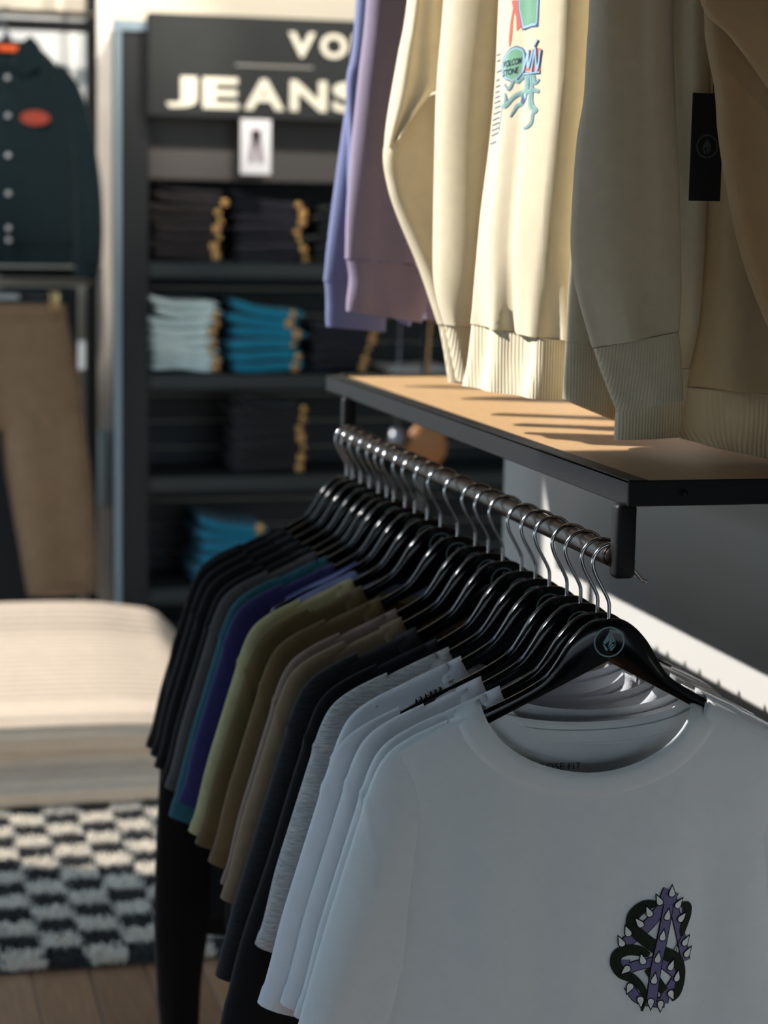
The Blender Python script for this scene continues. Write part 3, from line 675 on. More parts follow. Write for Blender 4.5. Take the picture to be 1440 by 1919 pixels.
def fillgrid(loop, fn, n=14):
    """fill an outline with scan strips so that it follows the cloth"""
    ys = [p[1] for p in loop]; y0, y1 = min(ys), max(ys); V, Fc = [], []
    rows = []
    for i in range(n+1):
        y = y0+(y1-y0)*(i+.001)/(n+.002); xs = []
        for (ax, ay), (bx, by) in zip(loop, loop[1:]+loop[:1]):
            if (ay > y) != (by > y): xs.append(ax+(bx-ax)*(y-ay)/(by-ay))
        if len(xs) < 2: xs = [loop[ys.index(y0)][0]]*2
        rows.append((y, min(xs), max(xs)))
    for y, a, b in rows: V += [fn(a+(b-a)*q/6, y) for q in range(7)]
    for i in range(n):
        for q in range(6): Fc.append((i*7+q, i*7+q+1, (i+1)*7+q+1, (i+1)*7+q))
    return V, Fc
ROOTS = [([(640, 900), (560, 985), (500, 960), (430, 1085), (360, 1010)], [30, 26, 24, 22, 8]),
         ([(680, 890), (675, 1060), (650, 1130), (520, 1170), (380, 1310), (330, 1290)], [46, 40, 60, 34, 40, 20]),
         ([(375, 1310), (385, 1200), (370, 1130)], [26, 18, 6]), ([(650, 1140), (620, 1270), (550, 1310), (510, 1370), (460, 1455)], [48, 40, 34, 20, 5]),
         ([(740, 890), (745, 1100), (735, 1250), (760, 1330), (810, 1370), (770, 1420), (755, 1530), (700, 1590), (645, 1610)], [40, 34, 50, 60, 40, 22, 26, 26, 8]),
         ([(770, 900), (790, 1010), (850, 950)], [28, 20, 10]), ([(690, 1120), (780, 1100), (850, 1120)], [30, 34, 30])]
gp = O('chest_print', join(*[strip(dense(P), smw([w+22 for w in ws], 5), gfn(.0012)) for P, ws in ROOTS]), M_gb, TB, False)
gp['label'] = 'green oval badge over a dripping root shape with red and blue lettering'
O('print_badge', fillgrid(oval(490, 745, 172, 250, .32), gfn(.0012), 18), M_gb, gp, False)
O('print_badge', fillgrid(oval(487, 748, 160, 236, .32), gfn(.0016), 18), M_gl, gp, False)
O('print_badge', fillgrid(oval(487, 748, 140, 212, .32), gfn(.0020), 18), M_gg, gp, False)
O('print_block', fillgrid([(522, -240), (822, -240), (812, 258), (590, 296), (522, 0)], gfn(.0012), 14), M_gb, gp, False)
O('print_block', fillgrid([(535, -240), (808, -240), (796, 238), (600, 280), (535, 0)], gfn(.0016), 14), M_gl, gp, False)
O('print_block', fillgrid([(552, -240), (788, -240), (776, 216), (616, 240), (552, 0)], gfn(.0020), 14), M_gg, gp, False)
O('print_roots', join(*[strip(dense(P), smw([w+9 for w in ws], 5), gfn(.0016)) for P, ws in ROOTS]), M_gl, gp, False)
O('print_roots', join(*[strip(dense(P), smw([w*.62 for w in ws], 5), gfn(.0021)) for P, ws in ROOTS]), M_gg, gp, False)
for q_ in (fillgrid([(430, -100), (545, -100), (600, 225), (515, 310), (500, 100), (470, 60)], gfn(.0010)), strip(dense([(470, -20), (440, 200), (428, 400), (418, 520)]), smw([20, 34, 40, 8], 5), gfn(.0010)),
           fillgrid([(690, 580), (850, 540), (860, 860), (640, 840)], gfn(.0014))):
    O('print_red', q_, M_gr, gp, False)
LET = [[(630, 850), (700, 560)], [(700, 560), (690, 800), (760, 560), (700, 810)], [(790, 530), (740, 860)], [(790, 530), (820, 850), (860, 560)], [(630, 880), (860, 860)], [(770, 520), (815, 430)], [(800, 860), (850, 700)]]
O('print_letters', join(*[strip(dense(P, 4), 40, gfn(.0019)) for P in LET]), M_gk, gp, False)
O('print_letters', join(*[strip(dense([(x-8, y) for x, y in P], 4), 20, gfn(.0024)) for P in LET]), M_gl, gp, False)
def slant_text(s, x0, x1, yb, h, fn, rise=.22):
    v, f = text_vf(s, 1.0, 0, .02)
    ax, bx = min(p[0] for p in v), max(p[0] for p in v); bz = max(p[1] for p in v)
    out = []
    for p in v:
        q = (p[0]-ax)/(bx-ax)
        out.append(fn(x0+q*(x1-x0)+p[1]/bz*h*.1, yb-p[1]/bz*h-q*(x1-x0)*rise))
    return out, f
O('print_letters', join(slant_text('VOLCOM', 335, 600, 795, 85, gfn(.0027)), slant_text('STONE', 338, 555, 912, 85, gfn(.0027))), M_gk, gp, False)
small = []
for k, (y, x0, x1) in enumerate([(620, 240, 290), (700, 245, 290), (845, 245, 330), (960, 240, 290), (1045, 235, 300), (1120, 232, 290), (1190, 230, 300), (1260, 225, 310), (1330, 225, 312), (1410, 215, 308), (1490, 205, 305), (1560, 200, 303), (1630, 195, 300), (1700, 190, 292), (1810, 178, 265)]):
    P = []; n = int((x1-x0)/9)
    for q in range(n+1): P.append((x0+(x1-x0)*q/n, y-(x1-x0)*q/n*.35+(11 if q % 2 else -11)))
    small.append(strip(P, 17, gfn(.0010)))
small.append(strip(dense([(335, 1330), (318, 1500), (300, 1660)]), 7, gfn(.001)))
O('print_lines', join(*small), M_gb, gp, False)

# black hang tag beside the nearest sweatshirt
ht = thing('hang_tag', 'black cardboard hang tag with a round emblem beside the nearest cream sweatshirt', 'tag', (1.0, 2.27, 1.72))
M_card = mat('black card', (16, 18, 20), rough=.5)
O('card', join(rbox(.958, .9985, 2.269, 2.2705, 1.626, 1.752, .0006, 1)), M_card, ht, False, world=True)
cf = lambda x, z: (x, 2.2684, z)
O('emblem', join(ring2(.9785, 1.690, .0122, .0138, cf), stone(cf, .9785, 1.690, .0095)), mat('tag print grey', (96, 104, 110), rough=.6), ht, False, world=True)
O('string', tube([(.985, 2.27, 1.745), (.985, 2.275, 1.79), (.988, 2.285, 1.83), (.992, 2.29, 1.90)], .0008, 6), M_card, ht, world=True)

# ------------------------------------------------------------------ back wall shelving with folded jeans
M_unit = mat('black shelving laminate', (19, 21, 22), rough=.6, spec=.4, var=.08, vscale=9)
M_shelf = mat('dark grey green shelf', (36, 42, 42), rough=.55, spec=.4, var=.06, vscale=9)
M_slat = mat('dark slat panel', (42, 44, 43), rough=.6, spec=.35, var=.06, vscale=9)
M_head = mat('warm charcoal panel', (68, 64, 62), rough=.75, var=.03)
M_trim = mat('pale blue grey trim', (128, 146, 156), rough=.45, spec=.5)
un = thing('shelving_unit', 'tall black shelving unit filled with folded jeans against the back wall', 'shelving unit', (1.75, 7.2, 0))
UX0, UX1, UY0, UY1 = .868, 2.62, 6.98, 7.43
O('side_panel', rbox(UX0+.006, UX0+.10, UY0, UY1, 0, 2.24, .002, 1), M_unit, un, False, world=True)
O('side_panel', rbox(UX1-.04, UX1, UY0, UY1, 0, 2.24, .002, 1), M_unit, un, False, world=True)
O('top_panel', rbox(UX0+.101, UX1-.041, UY0+.02, UY1, 2.20, 2.24, .002, 1), M_unit, un, False, world=True)
O('header_panel', rbox(UX0+.101, UX1-.041, UY0+.03, UY0+.05, 1.715, 2.199, .002, 1), M_head, un, False, world=True)
O('metal_edge', rbox(UX0-.016, UX0+.005, UY0-.01, UY0+.02, 0, 2.24, .002, 1), M_trim, un, False, world=True)
O('metal_edge', rbox(UX0-.024, UX0+.10, UY0-.0105, UY0-.002, 2.205, 2.24, .001, 1), M_trim, un, False, world=True)
for k in range(22):
    z = .06+k*.098
    O('back_slat', rbox(UX0+.101, UX1-.041, UY1-.02, UY1-.002, z, z+.09, .003, 1), M_slat, un, False, world=True)
SH = (1.434, 1.046, .688, .290)
for z in SH:
    O('shelf', rbox(UX0+.101, UX1-.041, UY0+.005, UY1-.021, z-.052, z, .003, 1), M_shelf, un, False, world=True)
O('kick_panel', rbox(UX0+.101, UX1-.041, UY0+.03, UY0+.05, 0, .16, .002, 1), M_unit, un, False, world=True)

# sign
M_sign = mat('charcoal sign board', (39, 41, 41), rough=.7, spec=.3, bump=.1, scale=90, var=.06, vscale=15)
M_letter = mat('cream letter', (236, 228, 208), rough=.6)
sg = thing('store_sign', 'black sign board with cream block letters above the jeans shelves', 'sign', (1.75, 6.94, 1.92))
O('board', rbox(.955, 2.56, 6.905, 6.965, 1.922, 2.262, .004, 1), M_sign, sg, False, world=True)
def put_word(s, x0, x1, z0, z1, gap, widths=None):
    wd = widths or [1]*len(s); tot = sum(wd); full = x1-x0; x = x0
    for ch, w_ in zip(s, wd):
        cw = full*w_/tot
        O('letter', fit_text(ch, x, x+cw-gap, z0, z1, 6.904, .006, .032), M_letter, sg, False, world=True); x += cw
put_word('JEANS', 1.015, 1.722, 1.953, 2.056, .020, [.88, 1, 1.12, 1.05, .95])
put_word('VOLCOM', 1.432, 2.10, 2.133, 2.216, .018)
O('rule', rbox(1.251, 1.519, 6.9005, 6.9045, 2.096, 2.103, .001, 1), mat('grey rule', (150, 148, 142), rough=.6), sg, False, world=True)

# poster
po = thing('poster', 'small white poster with a pair of trousers printed on it, below the sign', 'poster', (1.323, 6.908, 1.737))
O('sheet', rbox(1.271, 1.376, 6.906, 6.910, 1.737, 1.9215, .0006, 1), mat('white card stock', (238, 234, 236), rough=.7), po, False, world=True)
pf = lambda x, z: (x, 6.9055, z)
O('print', join(flat_poly([(1.307, 1.878), (1.341, 1.878), (1.352, 1.775), (1.330, 1.775), (1.324, 1.845), (1.318, 1.775), (1.298, 1.775)], pf)), mat('mauve print', (150, 138, 146), rough=.8), po, False, world=True)
O('print', join(flat_poly([(1.305, 1.886), (1.343, 1.886), (1.325, 1.825)], pf)), mat('maroon print', (96, 60, 70), rough=.8), po, False, world=True)

# folded jeans: each pair is a thing with a leather patch and a button
def fold_mesh(seed, w, d, h, curl=0.0):
    rnd = random.Random(seed); V, Fc = [], []
    nx, nr = 12, 26
    for i in range(nx+1):
        x = -w/2+w*i/nx
        sag = .006*sin(pi*i/nx*1.3+seed)-.004*abs(i/nx-.5)
        ed = sqrt(max(0, 1-abs(2*i/nx-1)**8))*.9+.1
        for k in range(nr):
            a = 2*pi*k/nr
            c, s = cos(a), sin(a)
            y = d/2*(1+abs(c)**.35*(1 if c > 0 else -1))
            z = h/2*abs(s)**.55*(1 if s > 0 else -1)*ed
            if c < 0: z *= 1-.25*exp(-(s/.12)**2)
            y += .012*exp(-(z/(h*.10))**2)*(1 if c < -.5 else 0)+rnd.uniform(-.0015, .0015)
            q = 2*i/nx-1
            V.append((x, y, h/2+z+sag+curl*(max(0, -q)**2*1.2-.35*(1-q*q)+.15*max(0, q)**2)))
    for i in range(nx):
        for k in range(nr): Fc.append((i*nr+k, i*nr+(k+1) % nr, (i+1)*nr+(k+1) % nr, (i+1)*nr+k))
    Fc.append(tuple(range(nr-1, -1, -1))); Fc.append(tuple(nx*nr+k for k in range(nr)))
    return V, Fc
M_brass = mat('brass button', (214, 178, 110), rough=.22, metal=1.0)
M_patch = mat('tan leather patch', (190, 140, 84), rough=.6)
ORD = ['topmost', 'second from the top', 'third from the top', 'fourth from the top', 'fifth from the top', 'sixth from the top', 'seventh from the top', 'eighth from the top', 'ninth from the top']
FOLD = {}
def jeans_stack(rgb, words, x0, x1, z, top, n, y, tilt, var, btn):
    m = cloth('denim ' + words, rgb, var=var, vscale=26, bump=.6, scale=260)
    h = (top-z)/n; w = x1-x0
    for i in range(n):
        vf = fold_mesh(i*7+len(words), w*random.uniform(.90, 1.0), .34, h*.97, .030*(i/n)**2*(1 if tilt else 0))
        me = bpy.data.meshes.new('denim'); me.from_pydata(vf[0], [], vf[1]); me.polygons.foreach_set('use_smooth', [True]*len(me.polygons)); me.materials.append(m)
        t = thing('folded_jeans', '%s, %s' % (words, ORD[n-1-i]), 'jeans', ((x0+x1)/2+random.uniform(-.012, .012), y+random.uniform(-.01, .01), z+.006+i*h), random.uniform(-.03, .03), 'folded jeans on the shelving unit')
        t.rotation_euler[1] = tilt*i/n*.6
        mesh_ob('denim', me, m, t)
        bx = btn*w/2+random.uniform(-.020, .014); ph = random.uniform(.35, .85)
        if i % 4 != 3: O('button', tube([(bx, -.0075, h*.5), (bx, -.007, h*.5), (bx, -.0055, h*.5), (bx, -.003, h*.5), (bx, .002, h*.5)], [.001, .0045, .008, .010, .010], 14), M_brass, t)
        if i % 5 != 2: O('waist_patch', rbox(bx-.015*ph-.002, bx+.012, -.0045, .006, h*.08, h*(.08+ph), .001, 1), M_patch, t, False)
jeans_stack((42, 37, 38), 'faded black jeans, top shelf left stack', .972, 1.246, 1.434, 1.690, 8, 7.03, .10, .18, .80)
jeans_stack((38, 36, 44), 'dark indigo jeans, top shelf middle stack', 1.266, 1.540, 1.434, 1.655, 7, 7.03, .08, .15, .80)
jeans_stack((26, 26, 28), 'black jeans, top shelf behind the periwinkle sweatshirt', 1.562, 1.83, 1.434, 1.63, 6, 7.03, 0, .1, .80)
jeans_stack((222, 238, 236), 'pale bleached blue jeans, second shelf', .972, 1.236, 1.046, 1.300, 8, 7.03, .06, .16, .82)
jeans_stack((26, 132, 162), 'turquoise jeans, second shelf stack', 1.252, 1.530, 1.046, 1.280, 6, 7.03, .08, .12, .70)
jeans_stack((30, 32, 40), 'navy black jeans, second shelf', 1.552, 1.80, 1.046, 1.210, 5, 7.03, 0, .1, .75)
jeans_stack((32, 31, 32), 'black jeans with tan patches, third shelf', 1.272, 1.540, .688, .940, 7, 7.03, .06, .1, .80)
jeans_stack((26, 122, 152), 'turquoise jeans, lowest shelf stack', 1.140, 1.42, .290, .510, 6, 7.03, .06, .12, .70)
fs = thing('folded_shirt', 'light grey folded shirt on the second shelf right of the jeans', 'shirt', (1.96, 7.03, 1.047))
O('fabric', fold_mesh(3, .25, .34, .022), cloth('pale grey jersey', (196, 192, 188), var=.05), fs)

# items seen through the gap below the shelf
bg = thing('pouch', 'small tan brown pouch hanging behind the far end of the clothes rail', 'pouch', (1.69, 6.0, .84))
V, Fc = [], []
for k in range(9):
    t = k/8; z = .835+.14*t; hw = .068*lerp_tab([(0, .55), (.3, .98), (.55, 1), (.8, .8), (1, .42)], t); th = .03*sin(pi*min(.98, max(.02, t)))**.5
    for q in range(16):
        a = 2*pi*q/16; V.append((1.693+hw*cos(a), 6.0+th*sin(a), z))
for k in range(8):
    for q in range(16): Fc.append((k*16+q, k*16+(q+1) % 16, (k+1)*16+(q+1) % 16, (k+1)*16+q))
Fc += [tuple(range(15, -1, -1)), tuple(8*16+q for q in range(16))]
O('pouch_body', (V, Fc), mat('tan leather', (150, 98, 52), rough=.6, bump=.2, scale=120, var=.08), bg, world=True)
O('strap', tube([(1.693, 6.0, .97), (1.69, 6.0, 1.1), (1.70, 6.0, 1.3)], .004, 8), M_patch, bg, world=True)
ds = thing('display_stand', 'dark metal display stand with a grey clip top, behind the clothes rail', 'stand', (1.66, 6.02, 0))
O('pole', tube([(1.70, 6.05, 0), (1.70, 6.05, 1.32)], .012, 12), M_unit, ds, world=True)
O('base_plate', tube([(1.70, 6.05, 0), (1.70, 6.05, .012)], .14, 24), M_unit, ds, False, world=True)
O('arm', tube([(1.58, 6.02, 1.31), (1.74, 6.02, 1.31)], .008, 10), M_unit, ds, world=True)
O('clip', join(tube([(1.60, 6.0, .90), (1.60, 6.0, .955)], [.026, .022], 14), tube([(1.60, 6.0, .955), (1.603, 6.0, 1.30)], .003, 8)), mat('grey metal clip', (112, 112, 118), rough=.3, metal=.6), ds, world=True)

# ------------------------------------------------------------------ left rack: column, frame, jacket, trousers
struct('trim_1', rbox(.812, .872, 7.2, 7.44, 0, 4.19, .003, 1), mat('off white column paint', (242, 236, 228), rough=.85, bump=.1, scale=30, var=.06, vscale=6))
rk = thing('wall_rack', 'black metal wall rack holding the dark green jacket and brown trousers', 'rack', (.4, 7.14, 0))
O('post', rbox(.775, .809, 7.12, 7.16, 0, 2.7, .003, 1), M_blk, rk, False, world=True)
O('post', rbox(-.30, -.266, 7.12, 7.16, 0, 2.7, .003, 1), M_blk, rk, False, world=True)
for z in (2.225, 1.388, .20): O('crossbar', rbox(-.266, .775, 7.125, 7.155, z-.018, z+.018, .003, 1), M_blk, rk, False, world=True)
O('hanging_bar', tube([(-.26, 7.0, 2.2525), (.785, 7.0, 2.2525)], .011, 12), mat('brushed steel bar', (150, 138, 126), rough=.35, metal=.8), rk, world=True)
O('hanging_bar', tube([(-.26, 7.0, 1.3614), (.785, 7.0, 1.3614)], .011, 12), MATS['brushed steel bar'], rk, world=True)
for z in (2.2525, 1.3614):
    for x in (-.283, .785): O('bar_arm', tube([(x, 7.0, z), (x, 7.13, z)], .009, 10), M_blk, rk, world=True)
O('back_board', rbox(-.26, .77, 7.40, 7.43, .1, 1.33, .002, 1), M_dark, rk, False, world=True)
wp = tag(O('white_banner', loft([(.0, 7.34, 2.30, .815, 7.34, 2.27, .012), (.0, 7.34, 2.12, .805, 7.34, 2.12, .012), (.0, 7.34, 1.9, .80, 7.34, 1.9, .014), (.0, 7.34, 1.7, .79, 7.34, 1.7, .012), (.0, 7.34, 1.58, .78, 7.34, 1.58, .01)], 24, wob(.01, 16, 1)), cloth('white banner cloth', (238, 238, 236), var=.06, vscale=8)), 'white cloth banner hanging behind the dark green jacket', 'banner')
tag(O('light_patch', rbox(.822, .868, 7.186, 7.1995, .555, .83, .004, 2), mat('pale blue painted light', (172, 196, 202), rough=.4)), 'pale blue painted light strip fixed low on the white column', 'strip')  # the strip stands in for a lit patch of the column, light as colour

M_jk = cloth('dark green twill', (17, 32, 36), var=.12, bump=.4, scale=500, vscale=30)
JX, JY = .465, 6.6
jk = thing('jacket', 'dark green button jacket with an orange neck label and red oval patch', 'jacket', (JX, JY, 1.43))
def mirror_rows(rows, sgn):
    if sgn > 0: return rows
    return [(2*JX-r[3], r[4], r[5], 2*JX-r[0], r[1], r[2], r[6]) for r in rows]
jb = [(JX-.075, JY, 2.125, JX+.075, JY, 2.125, .05), (JX-.115, JY, 2.10, JX+.115, JY, 2.10, .08), (JX-.165, JY, 2.045, JX+.165, JY, 2.045, .12), (JX-.215, JY, 1.95, JX+.215, JY, 1.95, .15), (JX-.235, JY, 1.80, JX+.235, JY, 1.80, .16), (JX-.24, JY, 1.62, JX+.24, JY, 1.62, .16), (JX-.235, JY, 1.495, JX+.235, JY, 1.495, .15)]
O('body', loft(jb, 28, lambda u, v: .006*sin(14*u)*v), M_jk, jk, world=True)
O('waistband', loft([(JX-.228, JY, 1.494, JX+.228, JY, 1.494, .145), (JX-.222, JY, 1.46, JX+.222, JY, 1.46, .14), (JX-.216, JY, 1.43, JX+.216, JY, 1.43, .135)], 24, None, 3), M_jk, jk, world=True)
sl = [(JX+.135, JY-.01, 2.045, JX+.172, JY, 2.055, .08), (JX+.16, JY-.01, 1.96, JX+.225, JY, 1.99, .11), (JX+.185, JY-.015, 1.85, JX+.262, JY, 1.87, .115), (JX+.195, JY-.02, 1.70, JX+.288, JY, 1.71, .115), (JX+.20, JY-.03, 1.56, JX+.297, JY-.01, 1.56, .105), (JX+.205, JY-.035, 1.44, JX+.293, JY-.015, 1.44, .085)]
cu_ = [(JX+.208, JY-.036, 1.439, JX+.290, JY-.016, 1.439, .08), (JX+.21, JY-.037, 1.42, JX+.286, JY-.017, 1.42, .075), (JX+.212, JY-.038, 1.395, JX+.282, JY-.018, 1.395, .07)]
for s_ in (1, -1):
    O('sleeve', loft(mirror_rows(sl, s_), 20, wob(.006, 7, 1)), M_jk, jk, world=True)
    O('cuff', loft(mirror_rows(cu_, s_), 18, None, 3), M_jk, jk, world=True)
for s_ in (1, -1):
    cl = [(JX+s_*.008, 2.045), (JX+s_*.05, 2.015), (JX+s_*.10, 2.045), (JX+s_*.10, 2.11), (JX+s_*.07, 2.14), (JX+s_*.035, 2.11)]
    O('collar_leaf', extrude_poly(cl, JY-.075, JY-.055), M_jk, jk, False, world=True)
O('neck_label', rbox(JX-.05, JX+.062, JY-.062, JY-.056, 2.088, 2.108, .003, 2), mat('orange woven label', (236, 96, 34), rough=.8), jk, world=True)
M_snap = mat('silver snap', (190, 190, 188), rough=.3, metal=.7)
for z in (2.007, 1.891, 1.769, 1.652, 1.545, 1.508): O('snap_button', tube([(JX-.002, JY-.094, z), (JX-.002, JY-.078, z)], [.0085, .0095], 14), M_snap, jk, world=True)
O('placket', rbox(JX-.02, JX+.02, JY-.083, JY-.072, 1.44, 2.03, .004, 2), M_jk, jk, world=True)
def ellipse_plate(cx, cz, rx, rz, y, n=24): return extrude_poly([(cx+rx*cos(2*pi*k/n), cz+rz*sin(2*pi*k/n)) for k in range(n)], y-.003, y)
pa = O('oval_patch', ellipse_plate(JX+.082, 1.887, .046, .023, JY-.0795), mat('rust red patch', (146, 54, 34), rough=.8), jk, False, world=True)
pa['label'] = 'rust red oval chest patch'
O('hook', tube([(JX, JY, 2.12), (JX, JY, 2.17), (JX-.02, JY, 2.19), (JX-.018, JY, 2.222), (JX, JY, 2.23), (JX+.02, JY, 2.222)], .003, 8), M_steel, jk, world=True)
O('hanger_neck', tube([(JX-.012, JY-.02, 2.115), (JX, JY-.02, 2.155), (JX+.012, JY-.02, 2.115)], .012, 10), M_steel, jk, world=True)

M_tr = cloth('brown cotton twill', (122, 101, 79), var=.07, bump=.4, scale=500, vscale=25)
TX = .435
tr = thing('trousers', 'brown wide leg cotton trousers clipped to a hanger below the jacket', 'trousers', (TX, 6.6, .38))
O('waistband', loft([(TX-.205, 6.6, 1.305, TX+.212, 6.6, 1.305, .05), (TX-.207, 6.6, 1.28, TX+.214, 6.6, 1.285, .055), (TX-.208, 6.6, 1.255, TX+.217, 6.6, 1.262, .06)], 24, None, 3), M_tr, tr, world=True)
O('hips', loft([(TX-.208, 6.6, 1.254, TX+.216, 6.6, 1.261, .06), (TX-.225, 6.6, 1.16, TX+.238, 6.6, 1.16, .09), (TX-.245, 6.6, 1.05, TX+.262, 6.6, 1.05, .11), (TX-.25, 6.6, .95, TX+.27, 6.6, .95, .11), (TX-.25, 6.6, .90, TX+.27, 6.6, .90, .09)], 26, lambda u, v: .008*sin(9*u)*v-.012*exp(-((u-.5)/.03)**2)*v), M_tr, tr, world=True)
lg = [(TX+.004, 6.6, .965, TX+.268, 6.6, .965, .10), (TX+.012, 6.6, .80, TX+.288, 6.6, .80, .12), (TX+.035, 6.6, .65, TX+.302, 6.6, .65, .12), (TX+.06, 6.6, .50, TX+.313, 6.6, .50, .12), (TX+.078, 6.6, .39, TX+.318, 6.6, .395, .11)]
lh = [(TX+.078, 6.6, .389, TX+.318, 6.6, .394, .112), (TX+.082, 6.6, .372, TX+.318, 6.6, .378, .112), (TX+.085, 6.6, .358, TX+.317, 6.6, .364, .11)]
for s_ in (1, -1):
    f_ = (lambda r: r) if s_ > 0 else (lambda r: [(2*TX-q[3], q[4], q[5], 2*TX-q[0], q[1], q[2], q[6]) for q in r])
    O('leg', loft(f_(lg), 24, lambda u, v: .012*exp(-((v-.35)/.06)**2)*sin(3*u)+.01*exp(-((v-.75)/.05)**2)*cos(4*u)+.008*sin(8*u)), M_tr, tr, world=True)
    O('hem', loft(f_(lh), 20, None, 3), M_tr, tr, world=True)
tg = O('price_tag', rbox(TX+.245, TX+.268, 6.535, 6.538, 1.10, 1.19, .001, 1), mat('white tag card', (228, 226, 224), rough=.7), tr, False, world=True); tg['label'] = 'white price tag at the hip'
th_ = thing('clip_hanger', 'black clip hanger with brass coloured clips holding the brown trousers', 'hanger', (TX, 6.6, 1.33))
O('bar', rbox(TX-.19, TX+.205, 6.592, 6.608, 1.318, 1.334, .004, 2), M_hang, th_, world=True)
O('hook', tube([(TX, 6.6, 1.334), (TX, 6.6, 1.36), (TX-.018, 6.6, 1.375), (TX-.016, 6.6, 1.387), (TX, 6.6, 1.393), (TX+.018, 6.6, 1.387)], .003, 8), M_steel, th_, world=True)
O('size_marker', rbox(TX-.05, TX+.065, 6.586, 6.591, 1.318, 1.336, .002, 1), mat('grey plastic', (150, 158, 162), rough=.4), th_, world=True)
for x in (TX-.165, TX+.175): O('clip', rbox(x-.016, x+.016, 6.565, 6.625, 1.285, 1.345, .004, 2), mat('gold metal clip', (168, 142, 100), rough=.3, metal=.8), th_, world=True)

for o_ in (jk, tr, th_):
    o_.scale = (1.0606,)*3
    o_.location = (o_.location.x*1.0606, 7.0, 1.6+(o_.location.z-1.6)*1.0606)
# ------------------------------------------------------------------ pouf
M_cord = cloth('cream corduroy', (206, 184, 160), var=.04, bump=.4, scale=200, vscale=20)
pf_ = thing('floor_pouf', 'large low cream corduroy floor cushion on the checkered rug', 'cushion', (.15, 5.95, .02))
def pouf():
    nx, ny = 48, 150; V, Fc = [], []
    hx = .87
    for side in (1, 0):
        for i in range(ny+1):
            for j in range(nx+1):
                pass
    # section profile, swept along X: front foot -> front face -> crowned top -> back
    prof = [(-.63, .0), (-.655, .02), (-.65, .045), (-.615, .075), (-.565, .095), (-.545, .112), (-.565, .135), (-.578, .165), (-.565, .20), (-.52, .225), (-.44, .240), (-.32, .256), (-.18, .272), (-.04, .288), (.08, .294), (.18, .302), (.27, .330), (.37, .350), (.45, .342), (.51, .29), (.535, .20), (.54, .11), (.52, .03), (.49, 0)]
    pr_ = crom(prof, 22)
    xs = [-1+2*j/nx for j in range(nx+1)]
    acc = 0; last = pr_[0]
    for (y, z) in pr_:
        acc += math.hypot(y-last[0], z-last[1]); last = (y, z)
        rib = .008*abs(sin(pi*acc/.040))
        for x in xs:
            e = max(0.0, 1-abs(x)**7)**.5
            ey = max(0.0, 1-abs(x)**9)**.42
            bol = .022*exp(-((abs(x)-.88)/.08)**2)*min(1, max(0, z-.2)/.05)
            nyv = 1 if z > .24 else (-.0)
            V.append((x*hx, y*(.72+.28*ey)-rib*(1-nyv)*(1 if y < 0 else -1), max(.0, z*(.15+.85*e)+bol+rib*nyv)))
    n = nx+1; m = len(pr_)
    for i in range(m-1):
        for j in range(nx): Fc.append((i*n+j, i*n+j+1, (i+1)*n+j+1, (i+1)*n+j))
    return V, Fc
O('cushion', pouf(), M_cord, pf_)
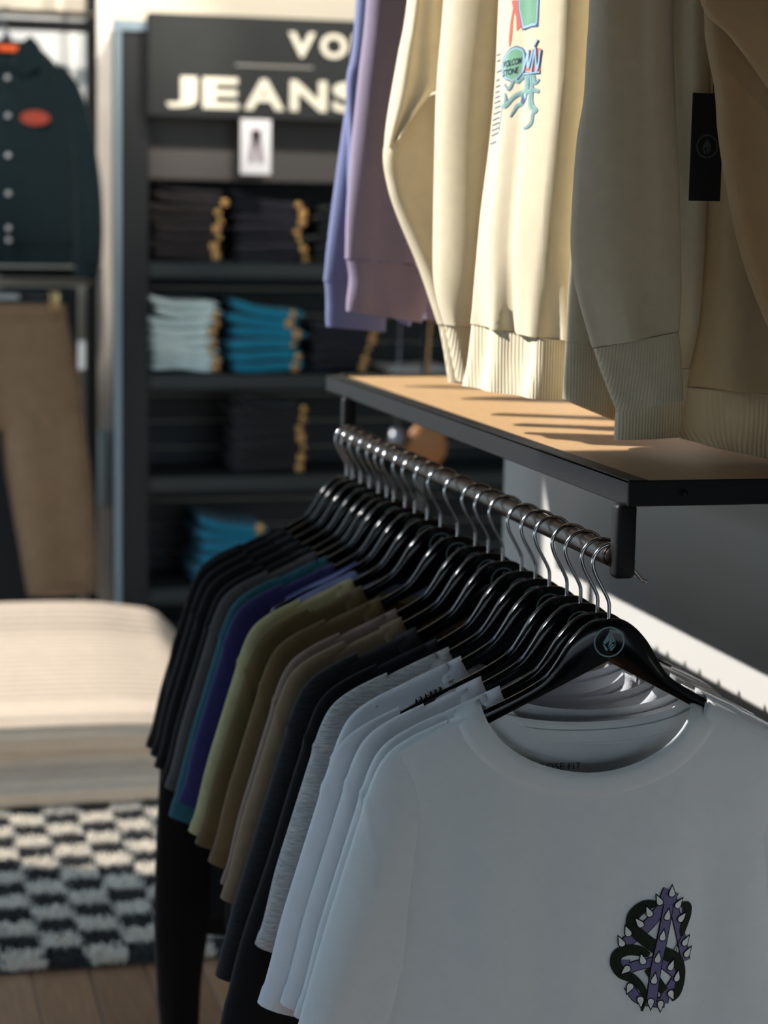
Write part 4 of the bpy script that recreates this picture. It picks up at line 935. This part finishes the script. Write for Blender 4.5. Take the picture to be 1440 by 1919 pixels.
# ------------------------------------------------------------------ rug with checkered pile
rg = thing('rug', 'black and white checkered shag rug on the oak floor', 'rug', (.3, 5.4, 0))
CK = .090; RX0, RY0 = -.72, 4.165
M_rw = cloth('ivory wool', (240, 230, 214), var=.08, bump=.3); M_rd = cloth('charcoal wool', (66, 65, 64), var=.1, bump=.3)
O('backing', rbox(RX0, RX0+22*CK, RY0, RY0+30*CK, .001, .008, .002, 1), M_rd, rg, False, world=True)
rnd = random.Random(3); VW, FW, VD, FD = [], [], [], []
y = RY0+.004
while y < 5.62:
    x = -.28
    while x < 1.12:
        px, py = x+rnd.uniform(-.003, .003), y+rnd.uniform(-.003, .003)
        ci = int((px-RX0+rnd.uniform(-.006, .006))/CK)+int((py-RY0+rnd.uniform(-.006, .006))/CK)
        V, Fc = (VW, FW) if ci % 2 else (VD, FD)
        hgt = (.0225 if ci % 2 else .0215)+rnd.uniform(-.004, .004); lx, ly = rnd.uniform(-.008, .008), rnd.uniform(-.010, .006); r = .0036
        n = len(V)
        V += [(px-r, py-r, .006), (px+r, py-r, .006), (px, py+r, .006), (px+lx-r*.7, py+ly-r*.6, hgt), (px+lx+r*.7, py+ly-r*.6, hgt), (px+lx, py+ly+r*.8, hgt)]
        Fc += [(n, n+1, n+4, n+3), (n+1, n+2, n+5, n+4), (n+2, n, n+3, n+5), (n+3, n+4, n+5)]
        x += .0078
    y += .0078
a = O('pile', (VW, FW), M_rw, rg, False, world=True); a['kind'] = 'stuff'; a['label'] = 'ivory wool tufts of the light checks'
a = O('pile', (VD, FD), M_rd, rg, False, world=True); a['kind'] = 'stuff'; a['label'] = 'charcoal wool tufts of the dark checks'

# ------------------------------------------------------------------ unseen spots added to brighten the back wall, jeans and sweatshirts
def added_spot(loc, target, power, size, label, color=(1, .86, .68)):
    t = thing('added_spot', label, 'lamp', loc, 0, 'added unseen spots')
    d = (Vector(target)-Vector(loc)).normalized()
    can = tube([Vector((0, 0, 0))-d*.16, Vector((0, 0, 0))-d*.03, d*.0], [.045, .05, .052], 20, False)
    O('lamp_can', can, M_blk, t); O('stem', tube([-d*.1, -d*.1+Vector((0, 0, 4.2-loc[2]+d.z*.1))], .01, 8), M_blk, t)
    ld = bpy.data.lights.new('added_spot_lamp', 'SPOT'); ld.energy = power; ld.spot_size = size; ld.spot_blend = .5; ld.color = color; ld.shadow_soft_size = .04
    lo = bpy.data.objects.new('added_spot_lamp', ld); COL.objects.link(lo); lo.parent = t; lo.location = -d*.02
    lo.rotation_euler = d.to_track_quat('-Z', 'Y').to_euler()
added_spot((1.5, 5.3, 3.6), (1.6, 7.4, 2.42), 300, radians(50), 'unseen spot added to brighten the sign wall', (1, .93, .82))
added_spot((.6, 5.3, 3.6), (.72, 7.2, 2.08), 230, radians(32), 'unseen spot added to brighten the white column', (1, .92, .82))
added_spot((1.1, 4.9, 3.7), (1.35, 7.0, 1.2), 45, radians(40), 'unseen spot added for glints on the jeans shelves', (1, .9, .78))
added_spot((.25, -.6, 3.3), (1.03, 2.3, 1.78), 11, radians(15), 'unseen spot added as warm fill on the sweatshirts', (1, .74, .45))
